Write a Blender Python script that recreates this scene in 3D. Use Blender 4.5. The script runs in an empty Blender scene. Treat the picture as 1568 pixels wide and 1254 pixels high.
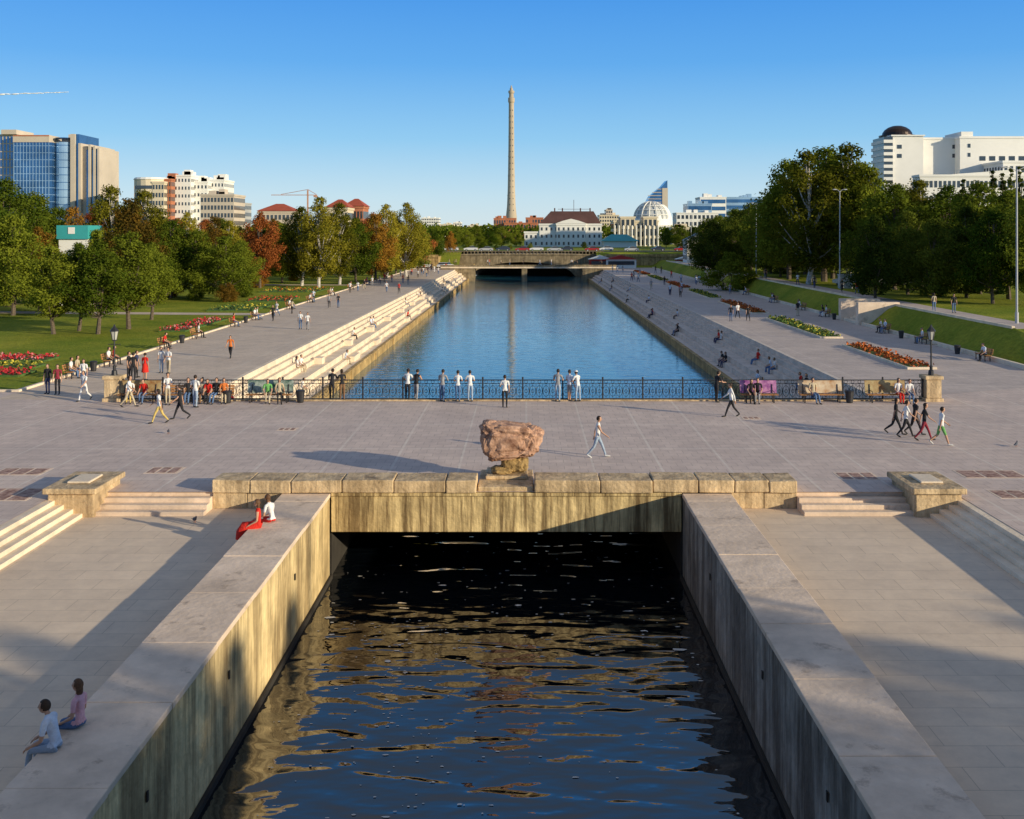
import bpy, bmesh, math, random
import numpy as np
from mathutils import Vector, Matrix
from mathutils import noise as mn
random.seed(7)
R = math.radians
H = 9.2          # eye height above the plaza (standing on the dam street)
F = 1600.0       # focal length in image pixels
def gx(b, Y): return (b-806)*Y/F  # this and the next two helpers turn image pixel coordinates into world positions
def gz(e, Y): return H+(358-e)*Y/F
def gp(b, e, z=0.0):
    Y = F*(H-z)/(e-358.0)
    return (b-806)*Y/F, Y
scene = bpy.context.scene
COL = scene.collection

# ------------------------------------------------------------------ materials
MC = {}
def M(name, col, rough=.85, var=.18, scale=1.0, col2=None, bump=0.0, bscale=8.0, metal=0.0,
      stretch=(1, 1, 1), coord='world', spec=.3, streak=0.0, blot=0.0):
    if name in MC: return MC[name]
    m = bpy.data.materials.new(name); m.use_nodes = True
    nt = m.node_tree; N = nt.nodes; L = nt.links
    p = N['Principled BSDF']
    p.inputs['Roughness'].default_value = rough
    p.inputs['Metallic'].default_value = metal
    p.inputs['Specular IOR Level'].default_value = spec
    if coord == 'world':
        src = N.new('ShaderNodeNewGeometry').outputs['Position']
    else:
        src = N.new('ShaderNodeTexCoord').outputs['Object']
    mp = N.new('ShaderNodeMapping'); mp.inputs['Scale'].default_value = stretch
    L.new(src, mp.inputs['Vector'])
    nz = N.new('ShaderNodeTexNoise'); nz.inputs['Scale'].default_value = scale
    nz.inputs['Detail'].default_value = 7; nz.inputs['Roughness'].default_value = .65
    L.new(mp.outputs[0], nz.inputs['Vector'])
    rp = N.new('ShaderNodeValToRGB')
    rp.color_ramp.elements[0].position = .32; rp.color_ramp.elements[1].position = .68
    c = Vector(col[:3])
    a = c*(1-var); b = Vector(col2) if col2 else c*(1+var)
    rp.color_ramp.elements[0].color = (*a, 1); rp.color_ramp.elements[1].color = (*b, 1)
    L.new(nz.outputs['Fac'], rp.inputs['Fac'])
    out = rp.outputs['Color']
    lay = []
    if streak > 0: lay += [((2.6, 1.3, .14), .43, .57, streak, 6), ((.7, .5, .35), .35, .65, streak*.5, 6), ((7, 5, .3), .40, .55, streak*.45, 4)]
    if blot > 0: lay += [((1.1, 1.1, 1.1), .34, .42, blot, 8), ((.3, .3, .3), .35, .6, blot*.6, 8)]
    for sc3, lo, hi, k, det in lay:
        mp2 = N.new('ShaderNodeMapping'); mp2.inputs['Scale'].default_value = sc3
        L.new(src, mp2.inputs['Vector'])
        n2 = N.new('ShaderNodeTexNoise'); n2.inputs['Scale'].default_value = 1.0
        n2.inputs['Detail'].default_value = det; n2.inputs['Roughness'].default_value = .7
        L.new(mp2.outputs[0], n2.inputs['Vector'])
        r2 = N.new('ShaderNodeValToRGB')
        r2.color_ramp.elements[0].position = lo; r2.color_ramp.elements[1].position = hi
        r2.color_ramp.elements[0].color = (1-k, 1-k*1.05, 1-k*1.08, 1)
        r2.color_ramp.elements[1].color = (1, 1, 1, 1)
        L.new(n2.outputs['Fac'], r2.inputs['Fac'])
        mx = N.new('ShaderNodeMixRGB'); mx.blend_type = 'MULTIPLY'; mx.inputs[0].default_value = 1
        L.new(out, mx.inputs[1]); L.new(r2.outputs[0], mx.inputs[2]); out = mx.outputs[0]
    L.new(out, p.inputs['Base Color'])
    if bump > 0:
        n3 = N.new('ShaderNodeTexNoise'); n3.inputs['Scale'].default_value = bscale; n3.inputs['Detail'].default_value = 6
        L.new(src, n3.inputs['Vector'])
        bp = N.new('ShaderNodeBump'); bp.inputs['Strength'].default_value = bump; bp.inputs['Distance'].default_value = .05
        L.new(n3.outputs['Fac'], bp.inputs['Height']); L.new(bp.outputs[0], p.inputs['Normal'])
    MC[name] = m
    return m

def paving(name, base, line, w, h, lw, sw, sh, smort=.012, jitter=.12, stain=.25, linemix=.6):
    m = bpy.data.materials.new(name); m.use_nodes = True
    nt = m.node_tree; N = nt.nodes; L = nt.links; p = N['Principled BSDF']
    p.inputs['Roughness'].default_value = .75; p.inputs['Specular IOR Level'].default_value = .3
    g = N.new('ShaderNodeNewGeometry').outputs['Position']
    b1 = N.new('ShaderNodeTexBrick'); b1.offset = .5; b1.inputs['Scale'].default_value = 1
    b1.inputs['Brick Width'].default_value = sw; b1.inputs['Row Height'].default_value = sh
    b1.inputs['Mortar Size'].default_value = smort; b1.inputs['Mortar Smooth'].default_value = .3
    c = Vector(base)
    b1.inputs['Color1'].default_value = (*(c*(1-jitter)), 1); b1.inputs['Color2'].default_value = (*(c*(1+jitter)), 1)
    b1.inputs['Mortar'].default_value = (*(c*.68), 1)
    L.new(g, b1.inputs['Vector'])
    last = b1.outputs['Color']
    if w:
        b2 = N.new('ShaderNodeTexBrick'); b2.offset = 0; b2.inputs['Scale'].default_value = 1
        b2.inputs['Brick Width'].default_value = w; b2.inputs['Row Height'].default_value = h
        b2.inputs['Mortar Size'].default_value = lw; b2.inputs['Mortar Smooth'].default_value = .1
        L.new(g, b2.inputs['Vector'])
        nl = N.new('ShaderNodeTexNoise'); nl.inputs['Scale'].default_value = .6; nl.inputs['Detail'].default_value = 4; L.new(g, nl.inputs[0])
        m2 = N.new('ShaderNodeMixRGB'); m2.inputs[2].default_value = (*line, 1)
        ml = N.new('ShaderNodeMath'); ml.operation = 'MULTIPLY'; L.new(nl.outputs['Fac'], ml.inputs[1])
        m3 = N.new('ShaderNodeMath'); m3.operation = 'MULTIPLY'; m3.inputs[1].default_value = linemix*2
        L.new(b2.outputs['Fac'], ml.inputs[0]); L.new(ml.outputs[0], m3.inputs[0]); L.new(m3.outputs[0], m2.inputs[0])
        L.new(last, m2.inputs[1]); last = m2.outputs[0]
    for sc, lo, hi, k in ((.22, .3, .7, stain), (1.7, .35, .62, stain*.6), (.9, .22, .36, stain*1.1)):
        nz = N.new('ShaderNodeTexNoise'); nz.inputs['Scale'].default_value = sc; nz.inputs['Detail'].default_value = 9
        nz.inputs['Roughness'].default_value = .72
        L.new(g, nz.inputs['Vector'])
        rp = N.new('ShaderNodeValToRGB'); rp.color_ramp.elements[0].position = lo; rp.color_ramp.elements[1].position = hi
        rp.color_ramp.elements[0].color = (1-k, 1-k, 1-k*.9, 1); rp.color_ramp.elements[1].color = (1, 1, 1, 1)
        L.new(nz.outputs['Fac'], rp.inputs[0])
        mx = N.new('ShaderNodeMixRGB'); mx.blend_type = 'MULTIPLY'; mx.inputs[0].default_value = 1
        L.new(last, mx.inputs[1]); L.new(rp.outputs[0], mx.inputs[2]); last = mx.outputs[0]
    L.new(last, p.inputs['Base Color'])
    bp = N.new('ShaderNodeBump'); bp.inputs['Strength'].default_value = .3; bp.inputs['Distance'].default_value = .012
    n3 = N.new('ShaderNodeTexNoise'); n3.inputs['Scale'].default_value = 6; n3.inputs['Detail'].default_value = 6; L.new(g, n3.inputs['Vector'])
    L.new(n3.outputs['Fac'], bp.inputs['Height']); L.new(bp.outputs[0], p.inputs['Normal'])
    MC[name] = m
    return m

def water(name, col, s1, st1, s2, st2, stretch, rough=.03, ior=1.33, spec=.5, det=2.5):
    m = bpy.data.materials.new(name); m.use_nodes = True
    nt = m.node_tree; N = nt.nodes; L = nt.links; p = N['Principled BSDF']
    p.inputs['Base Color'].default_value = (*col, 1); p.inputs['Roughness'].default_value = rough
    p.inputs['IOR'].default_value = ior; p.inputs['Specular IOR Level'].default_value = spec
    g = N.new('ShaderNodeNewGeometry').outputs['Position']
    mp = N.new('ShaderNodeMapping'); mp.inputs['Scale'].default_value = stretch; mp.inputs['Rotation'].default_value = (0, 0, .2); L.new(g, mp.inputs[0])
    a = N.new('ShaderNodeTexNoise'); a.inputs['Scale'].default_value = s1; a.inputs['Detail'].default_value = det
    a.inputs['Distortion'].default_value = .5; a.inputs['Roughness'].default_value = .45
    b = N.new('ShaderNodeTexNoise'); b.inputs['Scale'].default_value = s2; b.inputs['Detail'].default_value = det
    L.new(mp.outputs[0], a.inputs[0]); L.new(mp.outputs[0], b.inputs[0])
    b1 = N.new('ShaderNodeBump'); b1.inputs['Strength'].default_value = 1; b1.inputs['Distance'].default_value = st1
    b2 = N.new('ShaderNodeBump'); b2.inputs['Strength'].default_value = 1; b2.inputs['Distance'].default_value = st2
    L.new(a.outputs['Fac'], b1.inputs['Height']); L.new(b.outputs['Fac'], b2.inputs['Height'])
    L.new(b1.outputs[0], b2.inputs['Normal']); L.new(b2.outputs[0], p.inputs['Normal'])
    MC[name] = m
    return m

def leafmat(name, c1, c2, trans=.3):
    m = bpy.data.materials.new(name); m.use_nodes = True
    nt = m.node_tree; N = nt.nodes; L = nt.links
    for n in list(N):
        if n.type == 'BSDF_PRINCIPLED': N.remove(n)
    out = [n for n in N if n.type == 'OUTPUT_MATERIAL'][0]
    d = N.new('ShaderNodeBsdfDiffuse'); t = N.new('ShaderNodeBsdfTranslucent'); mix = N.new('ShaderNodeMixShader')
    mix.inputs[0].default_value = trans
    oi = N.new('ShaderNodeObjectInfo'); tc = N.new('ShaderNodeTexCoord')
    nz = N.new('ShaderNodeTexNoise'); nz.inputs['Scale'].default_value = .7; nz.inputs['Detail'].default_value = 5
    nz.inputs['Roughness'].default_value = .75
    L.new(tc.outputs['Object'], nz.inputs[0])
    ad = N.new('ShaderNodeMath'); ad.operation = 'MULTIPLY_ADD'; ad.inputs[1].default_value = .5; ad.inputs[2].default_value = -.22
    L.new(oi.outputs['Random'], ad.inputs[0])
    a2 = N.new('ShaderNodeMath'); a2.operation = 'ADD'; L.new(ad.outputs[0], a2.inputs[0]); L.new(nz.outputs['Fac'], a2.inputs[1])
    rp = N.new('ShaderNodeValToRGB'); rp.color_ramp.elements[0].position = .25; rp.color_ramp.elements[1].position = .75
    rp.color_ramp.elements[0].color = (*c1, 1); rp.color_ramp.elements[1].color = (*c2, 1)
    L.new(a2.outputs[0], rp.inputs[0])
    L.new(rp.outputs[0], d.inputs[0]); L.new(rp.outputs[0], t.inputs[0])
    L.new(d.outputs[0], mix.inputs[1]); L.new(t.outputs[0], mix.inputs[2]); L.new(mix.outputs[0], out.inputs[0])
    return m

# ------------------------------------------------------------------ mesh builder
class B:
    def __init__(s): s.v = []; s.f = []; s.m = []
    def add(s, vs, fs, m=0):
        o = len(s.v); s.v += [tuple(v) for v in vs]
        for f in fs: s.f.append(tuple(i+o for i in f)); s.m.append(m)
    def box(s, x0, x1, y0, y1, z0, z1, m=0):
        s.add([(x0,y0,z0),(x1,y0,z0),(x1,y1,z0),(x0,y1,z0),(x0,y0,z1),(x1,y0,z1),(x1,y1,z1),(x0,y1,z1)],
              [(0,3,2,1),(4,5,6,7),(0,1,5,4),(1,2,6,5),(2,3,7,6),(3,0,4,7)], m)
    def quad(s, pts, m=0): s.add(pts, [tuple(range(len(pts)))], m)
    def prism(s, pts, vec, m=0):
        n = len(pts); vec = Vector(vec)
        vs = [Vector(p) for p in pts]+[Vector(p)+vec for p in pts]
        s.add(vs, [tuple(range(n))[::-1], tuple(range(n, 2*n))]+[(i, (i+1) % n, n+(i+1) % n, n+i) for i in range(n)], m)
    def tube(s, pts, rad, seg=8, m=0, cap=True):
        pts = [Vector(p) for p in pts]; n = len(pts)
        if not hasattr(rad, '__len__'): rad = [rad]*n
        vs = []; prev = None
        for i in range(n):
            t = (pts[min(i+1, n-1)]-pts[max(i-1, 0)])
            if t.length < 1e-9: t = Vector((0, 0, 1))
            t.normalize()
            if prev is None: prev = Vector((1, 0, 0)) if abs(t.x) < .8 else Vector((0, 1, 0))
            u = prev-t*prev.dot(t)
            if u.length < 1e-6: u = Vector((0, 1, 0))
            u.normalize(); w = t.cross(u); prev = u
            for k in range(seg):
                a = 2*math.pi*k/seg
                vs.append(pts[i]+(u*math.cos(a)+w*math.sin(a))*rad[i])
        fs = []
        for i in range(n-1):
            for k in range(seg):
                k2 = (k+1) % seg
                fs.append((i*seg+k, i*seg+k2, (i+1)*seg+k2, (i+1)*seg+k))
        if cap: fs += [tuple(range(seg))[::-1], tuple(range((n-1)*seg, n*seg))]
        s.add(vs, fs, m)
    def ball(s, c, r, seg=12, rings=8, m=0, fn=None, keep=None):
        vs = []; fs = []
        for i in range(rings+1):
            th = math.pi*i/rings
            for k in range(seg):
                a = 2*math.pi*k/seg
                d = Vector((math.sin(th)*math.cos(a), math.sin(th)*math.sin(a), math.cos(th)))
                p = Vector((d.x*r[0], d.y*r[1], d.z*r[2]))
                if fn: p = fn(d, p)
                vs.append(Vector(c)+p)
        for i in range(rings):
            for k in range(seg):
                k2 = (k+1) % seg
                q = (i*seg+k, (i+1)*seg+k, (i+1)*seg+k2, i*seg+k2)
                if keep:
                    cc = sum((vs[j]-Vector(c) for j in q), Vector())/4
                    if not keep(cc): continue
                fs.append(q)
        s.add(vs, fs, m)
    def mesh(s, name, mats, smooth=False):
        me = bpy.data.meshes.new(name); me.from_pydata(s.v, [], s.f)
        for m in mats: me.materials.append(m)
        me.polygons.foreach_set('material_index', s.m)
        if smooth: me.polygons.foreach_set('use_smooth', [True]*len(s.f))
        me.update(); return me
    def obj(s, name, mats, loc=(0, 0, 0), rot=0, smooth=False, bevel=0, parent=None):
        o = bpy.data.objects.new(name, s.mesh(name, mats, smooth)); COL.objects.link(o)
        o.location = loc; o.rotation_euler = (0, 0, rot)
        if bevel:
            b = o.modifiers.new('bevel', 'BEVEL'); b.width = bevel; b.segments = 2; b.limit_method = 'ANGLE'
        if parent: o.parent = parent
        return o
def inst(name, me, loc, rot=0, sc=(1, 1, 1)):
    o = bpy.data.objects.new(name, me); COL.objects.link(o); o.location = loc; o.rotation_euler = (0, 0, rot); o.scale = sc
    return o

# ------------------------------------------------------------------ palette
pave = paving('plaza_paving', (.76, .61, .52), (.92, .82, .70), 2.65, 5.6, .05, .6, .6, jitter=.05, linemix=.5)
pave_prom = paving('promenade_paving', (.78, .62, .47), (.86, .76, .62), 5.0, 5.0, .04, 1.0, .5, jitter=.05)
pave_terr = paving('terrace_paving', (.84, .67, .50), None, 0, 0, 0, 1.6, .8, smort=.01, jitter=.035, stain=.2)
granite = M('granite_cream', (.80, .60, .36), .75, .3, 1.6, bump=.7, bscale=8, streak=.32, blot=.35)
granite_t = M('granite_coping', (.80, .63, .49), .8, .16, .9, bump=.3, bscale=7, blot=.32)
beamc = M('stained_concrete', (.92, .71, .36), .85, .2, 1.3, bump=.8, bscale=5, streak=.68)
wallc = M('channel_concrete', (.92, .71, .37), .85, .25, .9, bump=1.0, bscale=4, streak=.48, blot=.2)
wallr = M('channel_concrete_shaded', (.36, .33, .29), .8, .3, .9, bump=1.0, bscale=4, streak=.55)  # right wall: shade of its sun-averted face put into a darker, greyer colour
stepc = M('step_concrete', (.78, .65, .50), .8, .18, .8, bump=.3)
wallst = M('embankment_stone', (.56, .39, .17), .85, .4, 1.5, bump=.7, bscale=4, streak=.35)
bridgest = M('bridge_stone', (.30, .24, .15), .85, .4, .8, bump=.5, bscale=2, streak=.3)
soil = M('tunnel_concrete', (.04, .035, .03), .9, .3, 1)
iron = M('wrought_iron', (.035, .035, .04), .5, .2, 5, metal=.3, spec=.5)
steel = M('galvanised_steel', (.45, .46, .48), .5, .12, 3, spec=.5)
asph = M('asphalt', (.055, .055, .06), .9, .2, 2)
wood = M('bench_wood', (.42, .2, .07), .6, .3, 6, stretch=(.4, 3, 3))
white = M('white_plaster', (.82, .80, .75), .8, .06, .1)
cream = M('cream_plaster', (.70, .60, .44), .8, .08, .1)
tan = M('tan_stone', (.56, .48, .39), .8, .1, .1)
brick = M('red_brick', (.45, .17, .09), .85, .2, .3)
redroof = M('red_roof', (.42, .09, .045), .7, .15, .3)
brownroof = M('brown_roof', (.10, .05, .045), .7, .2, .3)
grey = M('grey_plaster', (.42, .42, .42), .8, .1, .1)
glassb = M('blue_glass', (.06, .16, .32), .15, .3, .12, metal=.7, spec=.8)
glassl = M('pale_blue_glass', (.36, .50, .64), .2, .2, .06, metal=.5, spec=.8)
glassd = M('dark_glass', (.03, .04, .055), .12, .3, .1, spec=.9)
teal = M('teal_roof', (.05, .35, .36), .5, .1, .2)

# ------------------------------------------------------------------ terrain
def sm(t): t = max(0, min(1, t)); return t*t*(3-2*t)
def tz(x, y):
    z = 0.0
    if x > 34: z = 2.0*sm((x-34)/3.3)*sm((y-68)/12)
    up = sm((y-284)/18)*4.0
    return max(z, up) if up > 0 else z
gm = bpy.data.materials.new('park_grass'); gm.use_nodes = True
nt = gm.node_tree; N = nt.nodes; L = nt.links; p = N['Principled BSDF']; p.inputs['Roughness'].default_value = .95
p.inputs['Specular IOR Level'].default_value = .1
g = N.new('ShaderNodeNewGeometry').outputs['Position']
n1 = N.new('ShaderNodeTexNoise'); n1.inputs['Scale'].default_value = .12; n1.inputs['Detail'].default_value = 9; n1.inputs['Roughness'].default_value = .72
n2 = N.new('ShaderNodeTexNoise'); n2.inputs['Scale'].default_value = 3; n2.inputs['Detail'].default_value = 8; n2.inputs['Roughness'].default_value = .7
L.new(g, n1.inputs[0]); L.new(g, n2.inputs[0])
r1 = N.new('ShaderNodeValToRGB'); e = r1.color_ramp.elements
e[0].position = .3; e[0].color = (.16, .25, .02, 1); e[1].position = .7; e[1].color = (.46, .44, .055, 1)
L.new(n1.outputs['Fac'], r1.inputs[0])
r2 = N.new('ShaderNodeValToRGB'); e = r2.color_ramp.elements
e[0].position = .3; e[0].color = (.5, .52, .45, 1); e[1].position = .7; e[1].color = (1, 1, 1, 1)
L.new(n2.outputs['Fac'], r2.inputs[0])
mx = N.new('ShaderNodeMixRGB'); mx.blend_type = 'MULTIPLY'; mx.inputs[0].default_value = 1
L.new(r1.outputs[0], mx.inputs[1]); L.new(r2.outputs[0], mx.inputs[2]); L.new(mx.outputs[0], p.inputs['Base Color'])
bp = N.new('ShaderNodeBump'); bp.inputs['Strength'].default_value = 1; bp.inputs['Distance'].default_value = .15
L.new(n2.outputs['Fac'], bp.inputs['Height']); L.new(bp.outputs[0], p.inputs['Normal'])

xs = [-7000, -3000, -1200, -600, -300, -200, -150, -110, -90, -70, -50, -40, -29.5, -18.6, 20.0, 27, 34, 34.8, 35.6, 36.4, 37.3, 41, 50, 70, 90, 120, 200, 350, 700, 1500, 4000, 7000]
ys = [-300, -60, 0.4, 20, 38.4, 58, 62, 68, 72, 76, 80, 100, 140, 180, 220, 250, 272, 284, 288, 292, 296, 300, 304, 322, 340, 420, 600, 1000, 2000, 4000, 9000]
bb = B()
for i in range(len(xs)-1):
    for j in range(len(ys)-1):
        x0, x1, y0, y1 = xs[i], xs[i+1], ys[j], ys[j+1]
        if x0 >= -18.6 and x1 <= 20.0 and y1 <= 304: continue
        if x0 >= -90 and x1 <= 90 and y1 <= 58: continue
        bb.quad([(x0,y0,tz(x0,y0)-.01),(x1,y0,tz(x1,y0)-.01),(x1,y1,tz(x1,y1)-.01),(x0,y1,tz(x0,y1)-.01)], 0)
bb.obj('ground', [gm])

# water
cw = water('canal_water_surface', (.03, .15, .20), 1.3, .026, 4.2, .006, (.5, 1.3, 1), .05, 1.5, .6)
lw = water('channel_water_surface', (.003, .005, .008), .85, .15, 2.8, .018, (.62, 1.35, 1), .02, 2.1, .6, det=1.2)
b = B(); b.quad([(-14.8, 58, -3.1), (16, 58, -3.1), (16, 324, -3.1), (-14.8, 324, -3.1)]); b.obj('canal_water', [cw])
b = B(); b.quad([(-7.2, .4, -3.1), (5.8, .4, -3.1), (5.8, 58, -3.1), (-7.2, 58, -3.1)]); b.obj('channel_water', [lw])
rf_ = random.Random(4); b = B()
for i in range(420):
    if i < 110: x, y = rf_.uniform(-6.5, 5), rf_.uniform(30, 42)
    elif i < 300: x, y = rf_.gauss(-3.6, 1.2), rf_.uniform(15, 34)
    else: x, y = rf_.uniform(-6.5, 5), rf_.uniform(14, 34)
    if not -6.8 < x < 5.4: continue
    s = rf_.uniform(.012, .035)*(2.6 if i < 16 else 1); st_ = rf_.uniform(1, 3)
    b.quad([(x+s*st_*math.cos(a)*rf_.uniform(.6, 1.2), y+s*math.sin(a)*rf_.uniform(.6, 1.2), -3.085) for a in [k*math.pi/3 for k in range(6)]])
b.obj('foam_flecks', [M('foam', (.7, .7, .68), .9, .1, 5)])

# plaza slab with beam and tunnel
YB = 37.3
b = B()
b.quad([(-90, 38.2, 0), (90, 38.2, 0), (90, 58, 0), (-90, 58, 0)], 0)
b.quad([(-90, .4, 0), (-16.6, .4, 0), (-16.6, 38.2, 0), (-90, 38.2, 0)], 0)
b.quad([(15.2, .4, 0), (90, .4, 0), (90, 38.2, 0), (15.2, 38.2, 0)], 0)
b.quad([(-16.6, 37.25, 0), (15.2, 37.25, 0), (15.2, 38.2, 0), (-16.6, 38.2, 0)], 0)
b.quad([(-34, 58, 0), (-18.6, 58, 0), (-18.6, 61, 0), (-31, 61, 0)], 0)
b.quad([(20, 58, 0), (90, 58, 0), (90, 64, 0), (20, 64, 0)], 0)
b.obj('plaza_pavement', [pave])
b = B()
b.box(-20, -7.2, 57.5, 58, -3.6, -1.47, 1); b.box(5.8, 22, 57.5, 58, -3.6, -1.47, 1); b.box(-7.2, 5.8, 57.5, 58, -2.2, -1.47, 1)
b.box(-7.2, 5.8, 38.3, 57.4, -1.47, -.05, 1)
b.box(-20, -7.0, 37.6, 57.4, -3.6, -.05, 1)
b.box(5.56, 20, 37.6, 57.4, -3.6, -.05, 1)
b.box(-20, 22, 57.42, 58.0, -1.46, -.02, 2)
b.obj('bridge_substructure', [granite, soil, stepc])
b = B(); b.box(-6.98, 5.54, YB, 38.25, -1.45, -.03, 0)
b.box(-6.98, 5.54, YB-.07, YB-.002, -.16, -.03, 0)
b.obj('bridge_beam', [beamc], bevel=.03)

def rough_block(b, x0, x1, y0, y1, z0, z1, m, rnd, j=.02):
    P = [(x0,y0,z0),(x1,y0,z0),(x1,y1,z0),(x0,y1,z0),(x0,y0,z1),(x1,y0,z1),(x1,y1,z1),(x0,y1,z1)]
    P = [(x+rnd.uniform(-j*.3, j*.3), y+rnd.uniform(-j, j), z+rnd.uniform(-j, j)) for x, y, z in P]
    b.add(P, [(0,3,2,1),(4,5,6,7),(0,1,5,4),(1,2,6,5),(2,3,7,6),(3,0,4,7)], m)
def coping(name, x0, x1, seed):
    rnd = random.Random(seed); b = B(); x = x0
    while x < x1-.3:
        w = rnd.uniform(1.2, 2.4); xe = min(x+w, x1)
        if x1-xe < .7: xe = x1
        dz = rnd.uniform(-.02, .02); dy = rnd.uniform(-.03, .03)
        rough_block(b, x+.012, xe-.012, YB-.14+dy, 38.45+dy, -.02, .42+dz, 0, rnd)
        x = xe
    return b.obj(name, [granite, granite_t], bevel=.04)
coping('stone_parapet', -11.2, -1.77, 1); coping('stone_parapet', .28, 9.65, 2)
b = B()
for x0, x1 in [(-11.2, -8.73), (7.3, 9.65)]:
    n = 2
    for k in range(n):
        w = (x1-x0)/n; b.box(x0+k*w+.01, x0+(k+1)*w-.01, YB-.02, 38.2, -.6, -.025, 0)
b.obj('retaining_wall', [granite], bevel=.02)
for (x0, x1) in [(-15.3, -11.2), (9.65, 13.7)]:
    b = B()
    for k in range(4):
        b.box(x0, x1, YB-.3-.36*k+.36, 38.2 if k == 0 else YB-.3-.36*(k-1)+.36, -.7, -.012-.15*k, 0)
    b.obj('terrace_stairs', [granite_t], bevel=.015)
b = B()
for k in range(4): b.box(-16.62+.32*k if k else -16.8, -16.62+.32*(k+1), .4, 36.4, -.7, -.012-.15*k, 0)
b.obj('side_stairs', [stepc], bevel=.015)
b = B()
for k in range(4): b.box(15.22-.32*(k+1), 15.22-.32*k if k else 15.4, .4, 36.4, -.7, -.012-.15*k, 0)
b.obj('side_stairs', [stepc], bevel=.015)
for x0, x1 in [(-16.6, -14.9), (13.4, 15.1)]:
    b = B(); b.box(x0+.05, x1-.05, 36.1, 38.5, -.62, .22, 0); b.box(x0-.08, x1+.08, 35.95, 38.65, .222, .42, 0)
    b.box(x0+.45, x1-.45, 36.7, 37.9, .422, .5, 1)
    b.obj('stone_corner_block', [granite, stepc], bevel=.04)
b = B(); b.quad([(-15.6, .4, -.6), (-8.70, .4, -.6), (-8.70, 37.4, -.6), (-15.6, 37.4, -.6)])
b.quad([(7.27, .4, -.6), (14.3, .4, -.6), (14.3, 37.4, -.6), (7.27, 37.4, -.6)])
b.obj('terrace_pavement', [pave_terr])
for (xi, xo, sgn) in [(-6.98, -8.71, -1), (5.54, 7.28, 1)]:
    rnd = random.Random(5+sgn); b = B()
    a0, a1 = sorted((xi, xo))
    b.box(a0+.03, a1-.03, .4, YB-.075, -4, -.19, 0)
    y = .4
    while y < YB-.3:
        ye = min(y+rnd.uniform(2.4, 3.4), YB-.08)
        if YB-.08-ye < .8: ye = YB-.08
        j = rnd.uniform(-.012, .012)
        b.box(a0+j, a1+j, y+.006, ye-.006, -.188, -.05+rnd.uniform(-.006, .006), 1); y = ye
    xx = a1 if sgn < 0 else a0
    b.box(min(xx+.03*sgn, xx-.07*sgn), max(xx+.03*sgn, xx-.07*sgn), .4, YB, -3.6, -2.95, 2)
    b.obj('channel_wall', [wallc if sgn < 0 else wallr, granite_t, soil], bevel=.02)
for (x, s) in [(-6.99, 1), (5.55, -1)]:
    b = B()
    for y in (19.2, 24.5, 31.5):
        b.box(min(x, x+s*.025), max(x, x+s*.025), y, y+.08, -1.25, -1.06, 0)
    b.obj('drain_slots', [soil])

# pedestal & granite boulder
b = B(); b.box(-1.74, .25, YB+.02, 40.1, -.02, .16, 0); b.box(-1.5, .05, 38.4, 39.9, .162, .3, 0)
b.obj('stone_pedestal', [granite], bevel=.04)
yst = M('ochre_stone', (.36, .24, .10), .8, .4, 3, bump=.8, bscale=6)
def rock(name, c, r, seed, mat, amp=.28, sub=5, fn=None, e=.72):
    bm = bmesh.new(); bmesh.ops.create_icosphere(bm, subdivisions=sub, radius=1)
    off = Vector((seed*7.3, seed*3.1, seed*1.7))
    for v in bm.verts:
        d = v.co.copy()
        k = 1+amp*mn.noise(d*1.1+off)+amp*.6*mn.noise(d*2.6+off)+.09*mn.noise(d*5+off)+.05*mn.noise(d*11+off)
        q = Vector([math.copysign(abs(t)**e, t) for t in d])*k
        if fn: q = fn(q)
        v.co = Vector((q.x*r[0], q.y*r[1], q.z*r[2]))
    me = bpy.data.meshes.new(name); bm.to_mesh(me); bm.free(); me.materials.append(mat)
    o = bpy.data.objects.new(name, me); COL.objects.link(o); o.location = c
    return o
pink = M('pink_granite', (.36, .17, .11), .85, .45, 2.6, col2=(.70, .44, .31), bump=1.0, bscale=6, blot=.4)
def rf(q):
    q = q.copy()
    if q.z < 0: q.x = q.x*(1+.22*q.z)+.05*q.z
    q.z *= 1-.10*q.x
    return q
emp = bpy.data.objects.new('granite_boulder_monument', None); COL.objects.link(emp)
o = rock('boulder', (-.55, 39.1, 1.50), (1.14, .85, .63), 3, pink, amp=.2, fn=rf, e=.55); o.parent = emp
o = rock('boulder_foot', (-.42, 39.1, .62), (.50, .45, .34), 5, yst, .15, 4); o.parent = emp
o = rock('boulder_wedge', (-.9, 39.0, .40), (.42, .4, .14), 6, yst, .15, 4); o.parent = emp
o = rock('boulder_chip', (-1.35, 39.1, 2.08), (.30, .3, .16), 9, pink, .15, 4); o.parent = emp

mos = M('mosaic_brown', (.30, .12, .08), .8, .5, 3.5, col2=(.62, .42, .34))
for (px, py, w, d) in [(252, 720, 1.3, 1.1), (34, 722, 1.9, 1.2), (1312, 729, 1.5, 1.2), (1516, 726, 2.4, 1.3), (1560, 757, 1.8, 1.2), (10, 757, 2.2, 1.8), (440, 657, .9, .7), (1150, 640, .9, .7)]:
    x, y = gp(px, py); b = B(); b.box(x-w/2, x+w/2, y-d/2, y+d/2, -.02, .006, 1)
    for k in range(3):
        b.box(x-w/2+.1+k*(w-.1)/3, x-w/2+(k+1)*(w-.1)/3, y-d/2+.1, y+d/2-.1, .0, .012, 0)
    b.obj('paving_mosaic', [mos, granite_t])

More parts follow.
